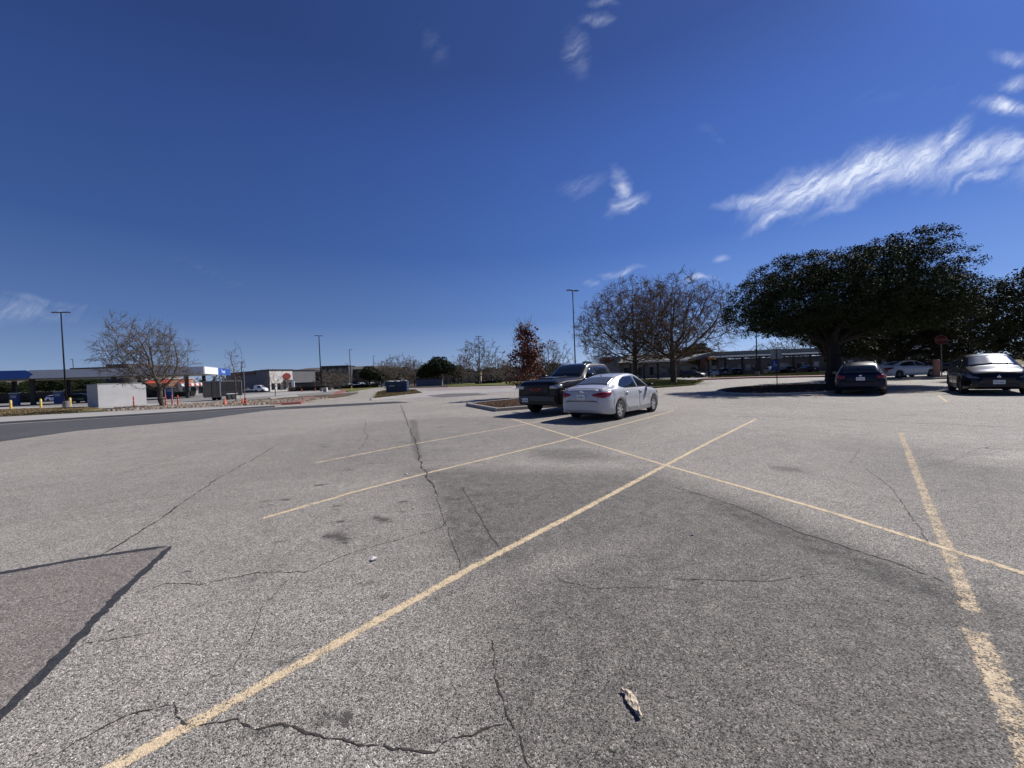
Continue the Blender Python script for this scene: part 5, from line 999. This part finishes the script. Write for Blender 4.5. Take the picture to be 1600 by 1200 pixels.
# drive-in restaurant
M_steelroof = mat('weathered_roof', (.13, .125, .12), .8, noise=.12, nscale=1.); M_drw = mat('drive_in_wall', (.20, .185, .17), .9, noise=.08, nscale=.6); M_ruff = mat('canopy_underside', (.16, .16, .15), .8)
def drive_in():
    x0, x1 = at(972, 84), at(1112, 84); t = thing('drive_in_restaurant', 'low drive-in restaurant with a grey roof and striped gable behind the bare trees', 'restaurant', (x0, 84, 0)); Lx = x1-x0
    b = MB(); b.box((Lx/2, 6, 1.8), (Lx, 12, 3.6)); b.build('wall', M_drw, t)
    b = MB(); b.add([(-1, -1, 3.6), (Lx+1, -1, 3.6), (Lx+1, 13, 3.6), (-1, 13, 3.6), (2.5, 6, 5.6), (Lx-1, 6, 5.6)], [(0, 1, 5, 4), (1, 2, 5), (2, 3, 4, 5), (3, 0, 4), (3, 2, 1, 0)]); b.build('roof', M_steelroof, t)
    b = MB(); b.box((-1.8, 3, 2.55), (3.6, 5, 5.1), bev=.05); b.build('tower', mat('tower_grey', (.26, .255, .25), .85, noise=.05), t)
    s = MB(); s.box((-3.1, .44, 4.35), (1.5, .12, .95), bev=.03); s.build('sign_panel', mat('dark_red_sign', (.22, .03, .02), .5), t)
    gb = MB(); xx = Lx-2.6
    gb.add([(xx, -1, 4.9), (xx+3.4, -1, 4.9), (xx+2.2, 2.2, 6.75), (xx-.6, 2.2, 6.75), (xx, -1, 4.5), (xx+3.4, -1, 4.5), (xx+3.4, 4, 4.5), (xx, 4, 4.5)], [(0, 1, 2, 3), (0, 4, 5, 1), (1, 5, 6, 2), (0, 3, 7, 4), (2, 6, 7, 3)]); g_ = gb.build('gable', M_steelroof, t)
    for k in range(7):
        s = MB(); f = k/6; s.tube([(xx+.05+3.3*f, -1.02, 4.93), (xx-.55+2.7*f, 2.18, 6.78)], .05, 4); s.build('rib', M_canw, g_)
    for k in range(8):
        b = MB(); b.box((1.2+k*(Lx-2.4)/7, -.03, 1.6), (1.6, .06, 1.7)); b.build('window', M_win, t)
    return t
drive_in()
def carport(label, loc, rz, Lx, Dy, z0, n, fh=.28, up=.75):
    t = thing('drive_in_canopy', label, 'canopy', loc, rz, 'drive-in parking canopies')
    b = MB(); b.box((Lx/2, Dy/2, z0+.12), (Lx, Dy, .22)); b.build('roof', M_ruff, t)
    b = MB(); b.box((Lx/2, -.05, z0+.10), (Lx, .1, fh), bev=.01); b.build('fascia', M_canw, t)
    if up: b = MB(); b.box((Lx/2, 1.2, z0+.24+up/2), (Lx, .12, up)); b.box((Lx/2, 1.2, z0+.24+up+.04), (Lx, .2, .08)); b.build('upper_fascia', mat('green_grey_panel', (.16, .175, .165), .7), t)
    for k in range(n):
        x = Lx*(k+.35)/n; b = MB(); b.box((x, Dy*.45, z0/2), (.28, .28, z0)); b.box((x, Dy*.45, z0-.1), (.5, Dy*.8, .18)); b.build('column', M_dark, t)
        if k % 2 == 0:
            b = MB(); b.box((x+1.0, Dy*.45, 1.55), (1.1, .18, 1.2), bev=.03); o = b.build('menu_board', mat('menu_board_face', (.15, .16, .20), .4), t); b = MB(); b.box((x+1.0, Dy*.45-.1, 1.7), (.9, .02, .7)); b.build('menu_sheet', mat('menu_sheet_paper', (.38, .38, .36), .6), o)
    return t
ya = 70
carport('short drive-in canopy with a bright white edge behind the two bare trees', P(985, 73), 0, at(1075, 73)-at(985, 73), 7, 3.25, 4, up=0)
carport('long drive-in canopy with a bright white edge running behind the live oak', (at(1111, ya), ya, 0), R(0), 52, 7, 3.55, 16)
t = thing('canopy_link', 'sloping canopy link with an orange lamp box joining the two drive-in canopies', 'canopy', (at(1075, 73), 73, 0)); xl = at(1111, ya)-at(1075, 73)
b = MB(); b.add([(0, 0, 3.2), (xl, -3, 3.7), (xl, -3, 4.5), (0, 0, 3.5), (0, 5, 3.2), (xl, 3, 3.7), (xl, 3, 4.5), (0, 5, 3.5)], [(0, 1, 2, 3), (4, 7, 6, 5), (3, 2, 6, 7), (0, 4, 5, 1), (1, 5, 6, 2), (0, 3, 7, 4)]); b.build('roof', M_ruff, t)
b = MB(); b.tube([(0, -.03, 3.55), (xl, -3.03, 4.55)], .06, 4); b.build('edge_trim', M_canw, t)
b = MB(); b.box((xl, -3.1, 3.45), (1.1, .5, .5), bev=.05); b.build('lamp_box', mat('amber_box', (.40, .16, .02), .5), t); b = MB(); b.box((xl-1.0, -2.2, 1.8), (.75, .75, 3.6)); b.build('column', mat('brick_pier', (.12, .065, .05), .9, noise=.2, nscale=6), t)
rs_ = random.Random(12)
M_blk = MT['black_truck_paint']; M_grypaint = paint('dark_grey_car_paint', (.04, .042, .048)); M_blupaint = MT['dark_blue_paint']; M_redp = paint('maroon_car_paint', (.12, .012, .012)); M_silver = paint('silver_car_paint', (.42, .43, .45))
bs = sedan('black sedan parked under the short drive-in canopy beside the brick pier', M_blk, P(1082, 69), heading(150), 4.5, M_dalloy, 'HHB 3310')
cars = [(1110, 75, 6, 'w', 'white car parked under the drive-in canopy just right of the brick pier'), (1130, 74, 20, 'g', 'dark grey car next to the white one under the drive-in canopy'), (1148, 76, 12, 'b', 'black car under the drive-in canopy left of the lamp post block'), (1205, 77, 15, 's', 'silver car under the canopy directly behind the signpost'),
        (1228, 75, 10, 'b', 'black car under the canopy just right of the signpost'), (1262, 75, 8, 'n', 'navy car under the canopy left of the oak trunk'), (1340, 76, 12, 'g', 'dark car under the canopy right of the oak trunk'),
        (1452, 47, 120, 'g', 'dark parked car beyond the pinkish pillar, below the stop sign'), (1480, 46, 118, 'b', 'dark car glinting in the sun just left of the black crossover'),
        (545, 122, 200, 's', 'silver car in the hotel parking under the dark lamp post'), (562, 126, 190, 'w', 'white car in the hotel parking left of the dark live oak'), (530, 118, 190, 'g', 'dark grey car at the left end of the hotel parking'), (578, 130, 190, 'w', 'white car half hidden under the dark live oak'), (90, 92, 90, 'w', 'white car between the columns left of the tall lamp post'), (128, 70, 80, 'e', 'dark green pickup-like car behind the enclosure by the tall lamp post'), (110, 94, 90, 's', 'silver car behind the tall lamp post under the canopy')]
src = {}
for k, m in (('w', M_white2), ('b', M_blk), ('g', M_grypaint), ('s', M_silver), ('n', M_blupaint), ('e', paint('dark_green_car_paint', (.015, .06, .035)))):
    pass
for px, Y, az, k, lb in cars:
    loc = P(px, Y)
    if k in src: dup(src[k], loc, heading(az), lb)
    else:
        m = {'w': M_white2, 'b': M_blk, 'g': M_grypaint, 's': M_silver, 'n': M_blupaint, 'e': MT['dark_green_car_paint']}[k]
        src[k] = suv(lb, 'car', m, loc, heading(az), 4.6, 1.84, 1.6 if k in 'wge' else 1.5, .34, False, 'TXR 5521') if k in 'wgbe' else sedan(lb, m, loc, heading(az), 4.5, M_dalloy, 'LMC 9034')
# white work van with a flatbed behind it
def van():
    x, y, _ = P(408, 106); t = thing('work_van', 'white cab of a work truck with a long flatbed, in front of the grey restaurant', 'truck', (x, y, 0), R(180-175)); pm = M_white2
    sp = dict(L=3.0, W=1.95, wx=(.75, -.9), r=.38, Ra=.45, tw=.22, ground=.3, top=[(-1.5, 1.9), (-1.3, 2.02), (-.2, 2.05), (.25, 1.95), (.75, 1.35), (1.3, 1.2), (1.45, 1.05), (1.5, .8)], belt=[(-1.5, 1.2), (.8, 1.15), (1.5, .75)], w=[(-1.5, .95), (1.1, .95), (1.4, .85), (1.5, .7)], wt=[(-1.5, .78), (.2, .76), (.8, .82), (1.5, .6)], bot=[(-1.5, .4), (1.5, .4)])
    c = Car(sp); common(c, t, 'van', pm, M_dalloy, 5)
    for s in (1, -1): c.panel('side_window', [(.5, 2*s, 1.3), (-.6, 2*s, 1.3)], [(.25, 2*s, 1.75), (-.6, 2*s, 1.8)], (0, -s, 0), M_glass, t, .008)
    c.panel('windshield', [(.78, y_, 3) for y_ in (.7, 0, -.7)], [(.28, y_, 3) for y_ in (.62, 0, -.62)], (0, 0, -1), M_glass, t, .008)
    b = MB(); b.box((-4.6, 0, .95), (6.0, 2.2, .16), bev=.02); b.box((-4.6, 0, .78), (5.8, .9, .2)); b.build('flatbed', M_canw, t)
    for xx in (-5.6, -4.7):
        for s in (1, -1): wheel_parts(t, xx, s*.85, .38, .22, M_dalloy, 5, s)
    b = MB(); b.box((-6.6, 0, 1.5), (1.2, 1.8, 1.0), bev=.05); b.box((-4.4, 0, 1.25), (2.0, 1.4, .45), bev=.04); b.build('load', M_dark, t)
van()

# blue skip full of rubble
def skip():
    x, y, _ = P(621, 49.2); t = thing('waste_skip', 'blue ribbed waste skip heaped with pale rubble on the small island', 'skip', (x, y, .12), R(6)); M_sb = mat('weathered_blue_steel', (.014, .042, .085), .6, noise=.3, nscale=2.5); Lw, D, H = 2.5, 1.7, 1.32
    b = MB(); b.add([(-Lw/2, -D/2, .1), (Lw/2, -D/2, .1), (Lw/2, D/2, .1), (-Lw/2, D/2, .1), (-Lw/2-.06, -D/2-.05, H), (Lw/2+.06, -D/2-.05, H), (Lw/2+.06, D/2+.05, H), (-Lw/2-.06, D/2+.05, H)], [(3, 2, 1, 0), (0, 1, 5, 4), (1, 2, 6, 5), (2, 3, 7, 6), (3, 0, 4, 7), (4, 5, 6, 7)]); bo = b.build('body', M_sb, t)
    for zz in (.22, .62, 1.0): b = MB(); b.box((0, -D/2-.05-.03*zz, zz), (Lw+.05, .07, .07)); b.box((Lw/2+.05, 0, zz), (.06, D+.1, .06)); b.build('rib', M_sb, t)
    b = MB(); 
    for s in (1, -1): b.box((0, s*(D/2+.05), H+.02), (Lw+.26, .10, .09)); b.box((s*(Lw/2+.06), 0, H+.02), (.10, D+.1, .09))
    b.build('rim', M_sb, t)
    for s in (1, -1): b = MB(); b.box((s*(Lw/2-.25), 0, .05), (.16, D-.1, .10)); b.build('skid', M_black, t)
    b = MB(); b.box((-.55, -D/2-.07, .86), (.7, .012, .12)); b.build('stencil_mark', mat('chalky_white', (.4, .42, .45), .8), bo)
    rr = random.Random(4); b = MB()
    for _ in range(46):
        a, c_ = rr.uniform(-Lw/2+.15, Lw/2-.15), rr.uniform(-D/2+.15, D/2-.15); s_ = rr.uniform(.08, .26); b.box((a, c_, H+rr.uniform(0, .16)), (s_*1.6, s_, s_*.6), rr.uniform(0, 3), bev=.02)
    b.build('rubble', mat('pale_rubble', (.5, .48, .45), .9, noise=.3, nscale=6), t)
skip()

# signpost, stop sign, pillar
def signpost():
    x, y = at(1213.5, 27.6), 27.6; t = thing('signpost', 'rusty signpost carrying a white plate above a blue one, left of the big oak', 'sign', (x, y, .1), R(-30)); mr = mat('rusty_post', (.11, .045, .025), .8, noise=.3, nscale=12)
    b = MB(); b.box((0, 0, 1.32), (.055, .04, 2.64)); b.build('post', mr, t)
    b = MB(); b.box((0, .035, 2.30), (.66, .012, .72), bev=.004); b.build('white_plate', mat('sign_plate_grey', (.36, .36, .38), .5, .2), t)
    b = MB(); b.box((-.10, -.035, 1.52), (.42, .012, .66), bev=.004); o = b.build('blue_plate', mat('sign_blue', (.02, .04, .22), .5), t)
    b = MB()
    def arc(cx_, cz_, r, a0, a1, w_=.014):
        pts = [(cx_+r*math.cos(a), -.045, cz_+r*math.sin(a)) for a in np.linspace(a0, a1, 12)]; b.tube(pts, w_, 4)
    arc(-.11, 1.50, .085, R(150), R(380)); b.tube([(-.13, -.045, 1.68), (-.12, -.045, 1.55), (-.03, -.045, 1.545), (.0, -.045, 1.43)], .016, 4); b.lathe([(0, -.005), (.026, 0), (0, .005)], c=(-.13, -.045, 1.73), axis='y', n=8)
    b.build('wheelchair_symbol', M_canw, o)
signpost()
def stop_sign():
    x, y = at(1471, 31.5), 31.5; az = math.atan2(x, y); t = thing('stop_sign', 'red octagonal stop sign in the shade at the right, above the pinkish pillar', 'stop sign', (x, y, .1), -R(40))
    b = MB(); b.tube([(0, 0, 0), (0, 0, 3.45)], .035, 8); b.build('post', M_steel, t); zc = 3.02; r = .405
    b = MB(); p8 = [(r*math.cos(R(22.5+45*k)), r*math.sin(R(22.5+45*k))) for k in range(8)]
    b.add([(a, -.05, zc+c) for a, c in p8]+[(a, -.038, zc+c) for a, c in p8], [tuple(range(8)), tuple(range(15, 7, -1))]+[(k, k+8, (k+1) % 8+8, (k+1) % 8) for k in range(8)]); o = b.build('octagon', mat('shade_dimmed_stop_red', (.14, .010, .014), .7), t)  # red darkened in its colour because the sign stands in shade
    b = MB()
    for k in range(8):
        a, c = p8[k], p8[(k+1) % 8]; b.add([(a[0]*.96, -.054, zc+a[1]*.96), (c[0]*.96, -.054, zc+c[1]*.96), (c[0]*.91, -.054, zc+c[1]*.91), (a[0]*.91, -.054, zc+a[1]*.91)], [(0, 1, 2, 3)])
    b.build('white_border', mat('shade_dimmed_white_letters', (.30, .24, .24), .7), o); text_obj('stop_lettering', 'STOP', .27, mat('shade_dimmed_white_letters', (.30, .24, .24), .7), o, (0, -.056, zc), (R(90), 0, 0), .002)  # white of border and letters dimmed in colour for the same shade
stop_sign()
t = thing('pillar', 'pinkish painted concrete pillar under the stop sign', 'bollard', (at(1463, 31.0), 31.0, .12)); b = MB(); b.lathe([(0, 1.42), (.17, 1.40), (.2, 1.34), (.21, 0)], n=18); b.build('shaft', mat('faded_pink_paint', (.42, .21, .16), .8, noise=.2, nscale=5), t, True); b = MB(); b.lathe([(.28, 0), (.28, .08), (.21, .1)], n=18); b.build('collar', M_footing, t)
# utility box, hydrant, small cones by the drive
t = thing('utility_box', 'small beige utility box at the foot of the drive lamp post', 'utility box', (*P(508, 72)[:2], .1)); b = MB(); b.box((0, 0, .4), (.7, .5, .8), bev=.04); b.build('cabinet', M_stucco, t); b = MB(); b.box((0, -.255, .42), (.55, .012, .6)); b.build('door', mat('beige_metal', (.3, .28, .22), .6), t)
t = thing('fire_hydrant', 'tiny yellow hydrant on the verge before the hotel hedge', 'hydrant', (*P(549, 92)[:2], .1)); b = MB(); b.lathe([(0, .8), (.06, .78), (.12, .68), (.12, .6), (.10, .58), (.10, .1), (.15, .08), (.15, 0)], n=12); b.build('barrel', M_yel, t, True); b = MB(); b.lathe([(0, -.18), (.05, -.17), (.05, .17), (0, .18)], c=(0, 0, .5), axis='x', n=8); b.build('nozzle', M_yel, t)
for px, Y, lb in ((471, 86, 'small orange cone before the left half of the long hedge'), (492, 84, 'small orange cone before the right half of the long hedge')): delineator(px, Y, .7, lb, True)

# loose things on the asphalt
def crumpled(name, label, cat, outline, h, m, loc, rz, seed):
    rr = random.Random(seed); b = MB(); nx = 14; vs = []
    for i in range(nx+1):
        f = i/nx; w0, w1 = np.interp(f, [o[0] for o in outline], [o[1] for o in outline]), np.interp(f, [o[0] for o in outline], [o[2] for o in outline])
        for j in range(6): q = j/5; vs.append((w0+(w1-w0)*q+rr.uniform(-.004, .004), f, (h*(.25+.75*math.sin(math.pi*q)*abs(math.sin(f*9+q*2)))+rr.uniform(0, h*.35))))
    L_ = outline[-1][3]; vs = [(x, y*L_, z+.004) for x, y, z in vs]
    fs = [(i*6+j, i*6+j+1, (i+1)*6+j+1, (i+1)*6+j) for i in range(nx) for j in range(5)]; b.add(vs, fs); b.add([(x, y, z+.0025) for x, y, z in vs], fs); o = b.build(name, m, None, False, loc, rz); tag(o, label, cat); return o
x, y = g(1001, 1124); crumpled('dried_leaf', 'crumpled cream dried leaf lying on the dark asphalt at the bottom', 'leaf', [(0, -.006, .006, 0), (.3, -.014, .020, 0), (.6, -.02, .034, 0), (.85, -.006, .026, 0), (1, -.016, .0, .155)], .016, mat('dry_leaf_cream', (.52, .43, .31), .8, noise=.3, nscale=60), (x, y, 0), R(12), 3)
x, y = g(587, 876); crumpled('paper_scrap', 'small white paper scrap lying on the asphalt left of the long yellow line', 'litter', [(0, -.02, .012, 0), (.5, -.03, .03, 0), (1, -.012, .025, .045)], .015, mat('white_paper', (.60, .59, .57), .7), (x, y, 0), R(60), 5)
for i, (px, py, s_) in enumerate(((634, 742, .05), (648, 795, .03), (1084, 836, .03), (1540, 700, .04))):
    x, y = g(px, py); crumpled('paper_scrap', ['tiny white flake beside the second yellow line', 'tiny white flake above the paper scrap', 'tiny pale flake on the dark asphalt at right centre', 'tiny pale flake near the right edge of the lot'][i], 'litter', [(0, -s_*.4, s_*.3, 0), (1, -s_*.3, s_*.5, s_)], .01, MT['white_paper'], (x, y, 0), i, 9+i)
def fallen_branch():
    x, y = g(1277, 620); rr = np.random.default_rng(5); t = thing('fallen_branch', 'pale fallen branch lying in the shade at the kerb of the oak island', 'branch', (x, y, .03)); segs = []
    for k in range(5):
        p = np.array([0., 0, .03]); a = rr.uniform(0, 6.28)
        for i in range(5): q = p+np.array([math.cos(a), math.sin(a)*.6, .12 if i < 2 else -.05])*.22; q[2] = max(q[2], .02); segs.append((p, q, .022-.003*i, .019-.003*i)); p = q; a += rr.normal()*.4
    seg_mesh('stem', segs, mat('bleached_wood', (.34, .31, .28), .9), t, 5)
fallen_branch()
# stones of the rock bed and mulch chips: nobody could count them
def scatter(name, label, poly, n, smin, smax, m, z, seed, flat=.6):
    rng = np.random.default_rng(seed); pts = np.array(poly); lo, hi = pts.min(0), pts.max(0); V = []; Fq = []; c = 0
    P_ = rng.random((n*6, 2))*(hi-lo)+lo; sd = poly_sd(P_[:, 0], P_[:, 1], poly); P_ = P_[sd > .06][:n]
    base = np.array([(-1, -1, -1), (1, -1, -1), (1, 1, -1), (-1, 1, -1), (-.6, -.6, 1), (.6, -.6, 1), (.6, .6, 1), (-.6, .6, 1)], float); fq = np.array([(0, 1, 5, 4), (1, 2, 6, 5), (2, 3, 7, 6), (3, 0, 4, 7), (4, 5, 6, 7)])
    for p in P_:
        s_ = rng.uniform(smin, smax); a = rng.uniform(0, 6.28); v = base*np.array([s_, s_*rng.uniform(.5, 1), s_*flat])*.5+rng.normal(size=(8, 3))*s_*.08
        v = np.stack([v[:, 0]*math.cos(a)-v[:, 1]*math.sin(a)+p[0], v[:, 0]*math.sin(a)+v[:, 1]*math.cos(a)+p[1], v[:, 2]+z], 1); V.append(v); Fq.append(fq+c); c += 8
    o = fast_mesh(name, np.concatenate(V), np.concatenate(Fq), m, None); tag(o, label, 'stones' if 'stone' in name or 'rock' in name else 'ground cover', kind='stuff'); return o
M_rock = leaf_mat('river_stone', (.10, .075, .058), (.30, .25, .20), .85, .2)
scatter('river_stones', 'bed of loose river stones along the far kerb at the left', gp([(165, 645), (250, 641), (430, 633.5), (488, 627.5), (515, 622.8), (330, 631.5), (180, 639.5)]), 1900, .10, .27, M_rock, .14, 1)
M_chip = leaf_mat('mulch_chip', (.025, .016, .012), (.13, .075, .05), .9, .1)
scatter('mulch_chips', 'brown mulch chips filling the kerbed island behind the pickup', gp([(742, 633), (808, 627), (900, 622), (940, 623), (895, 632.5), (812, 638.5), (778, 641)]), 2200, .04, .12, M_chip, .14, 2, .35)
scatter('mulch_chips', 'brown mulch and leaf litter on the island under the big oak', [(oakc[0]+ (5.8*math.cos(t_)*.75-3.2*math.sin(t_)*.66), oakc[1]+(5.8*math.cos(t_)*.66+3.2*math.sin(t_)*.75)) for t_ in [2*math.pi*i/32 for i in range(32)]], 3000, .04, .14, M_chip, .14, 3, .35)
def grass(name, label, poly, n, h, m, z, seed):
    rng = np.random.default_rng(seed); pts = np.array(poly); lo, hi = pts.min(0), pts.max(0); P_ = rng.random((n*6, 2))*(hi-lo)+lo; sd = poly_sd(P_[:, 0], P_[:, 1], poly); P_ = P_[sd > .05][:n]; n = len(P_)
    B = np.concatenate([P_, np.full((n, 1), z)], 1); a = rng.uniform(0, 6.28, n); d = np.stack([np.cos(a), np.sin(a), 0*a], 1)*.035; top = B+rng.normal(size=(n, 3))*np.array([.05, .05, 0])+np.array([0, 0, 1])*h*(.5+rng.random((n, 1)))
    v = np.stack([B-d, B+d, top+d*.2, top-d*.2], 1).reshape(-1, 3); o = fast_mesh(name, v, np.arange(n*4).reshape(n, 4), m, None); tag(o, label, 'grass', kind='stuff')
M_gr = leaf_mat('winter_grass_blade', (.20, .17, .06), (.10, .13, .03), .8, .1); M_gr2 = leaf_mat('dead_grass_blade', (.26, .20, .11), (.15, .11, .055), .9, .1)
grass('verge_grass', 'patchy winter grass around the two big bare trees', gp([(890, 600.5), (1010, 607), (1084, 602), (1098, 596.5), (1060, 594.5), (900, 594.5)]), 26000, .09, M_gr, .12, 1)
grass('verge_grass', 'yellow-green grass strip along the drive-in frontage behind the oak', gp([(1108, 591.5), (1170, 589.6), (1300, 587.2), (1418, 583.9), (1418, 580.2), (1300, 582.2), (1180, 585.2), (1122, 588)]), 26000, .10, M_gr, .12, 2)
grass('verge_grass', 'dead tan grass on the skip island', gp([(584, 624.5), (590, 613.5), (606, 610), (648, 610), (658, 615.6)]), 14000, .07, M_gr2, .12, 3)
grass('verge_grass', 'dead tan grass on the verge at the far left before the pumps', gp([(-200, 659), (0, 652.5), (60, 649.8), (155, 640), (138, 637.4), (0, 641.4), (-200, 646)]), 22000, .08, M_gr2, .10, 4)

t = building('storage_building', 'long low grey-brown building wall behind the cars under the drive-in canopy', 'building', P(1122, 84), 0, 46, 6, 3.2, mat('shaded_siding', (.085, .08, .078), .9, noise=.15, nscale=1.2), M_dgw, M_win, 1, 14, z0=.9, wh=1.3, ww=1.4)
def far_wood():
    rng = np.random.default_rng(99); C_ = []
    for i in range(2600):
        a = rng.uniform(R(-62), R(66)); Y = rng.uniform(205, 235); x = Y*math.tan(a); h = 4.5+2.2*math.sin(x*.035+1)+1.6*math.sin(x*.11)+rng.normal()*.7
        for z in (.6, h*.35, h*.65, h*.95): C_.append((x+rng.normal()*1.2, Y+rng.normal()*2, max(.4, z+rng.normal()*.5)))
    root = bpy.data.objects.new('tmp', None); COL.objects.link(root); o = leaves_mesh('distant_wood', np.array(C_), 5, 1.7, .75, leaf_mat('distant_wood_leaf', (.045, .045, .032), (.11, .092, .07), .9, .1), None, rng, .8); bpy.data.objects.remove(root)
    tag(o, 'dim far-off line of winter trees and brush along the horizon', 'woodland', kind='stuff')
far_wood()

# more of the dark green and brown band beyond the lot
band = [(612, 138, .9, 'low dark oak far behind the left end of the blue skip'), (655, 140, .95, 'dark oak far behind the slate screen wall, left half'), (698, 136, .85, 'dark oak far behind the gap right of the round oak'), (732, 130, .8, 'dark oak far behind the tallest pale bare tree, left side'), (764, 134, .85, 'dark oak far behind the tallest pale bare tree, right side'),
        (800, 128, .8, 'dark oak far behind the russet tree'), (838, 132, .85, 'dark oak far behind the black pickup cab'), (872, 126, .8, 'dark oak far behind the gap between pickup and tall lamp post')]
for i, (px, Y, s_, lb) in enumerate(band): dup(oakA, P(px, Y), i*1.7, lb, (s_*1.25, s_*1.25, s_*.85))
# crisp oil and damp spots
M_spot = mat('oil_spot', (.085, .074, .064), .7, noise=.35, nscale=45)
def spot(px, py, rx, ry, seed):
    rr = random.Random(seed); x, y = g(px, py); n = 22; b = MB(); a0 = rr.uniform(-.3, .3); pts = []
    for k in range(n):
        a = 2*math.pi*k/n; q = 1+.30*math.sin(2*a+seed)+.22*math.sin(5*a+seed*2)+rr.uniform(-.18, .18); u_, v_ = rx*q*math.cos(a), ry*q*math.sin(a); pts.append((x+u_*math.cos(a0)-v_*math.sin(a0), y+u_*math.sin(a0)+v_*math.cos(a0), .0011))
    b.add(pts, [tuple(range(n))]); struct(b.build('oil_spot', M_spot))
for i, (px, py, rx, ry) in enumerate([(517, 838, .075, .045), (534, 842, .05, .03), (540, 848, .03, .02), (588, 809, .05, .03), (600, 812, .06, .025), (611, 815, .03, .015), (527, 796, .03, .02), (446, 781, .06, .04), (423, 789, .04, .02), (408, 793, .03, .015), (507, 698, .12, .05), (500, 758, .1, .04), (545, 734, .1, .03), (631, 760, .03, .02), (630, 784, .05, .03), (674, 745, .05, .03), (686, 668, .15, .05), (534, 815, .03, .02), (530, 816, .02, .015), (563, 1093, .01, .012), (535, 1125, .03, .012), (545, 1118, .02, .02), (540, 1133, .02, .01), (175, 985, .02, .012), (292, 893, .03, .015), (1537, 912, .02, .015), (1218, 731, .12, .03), (780, 683, .06, .02)]):
    spot(px, py, rx, ry, i+1)
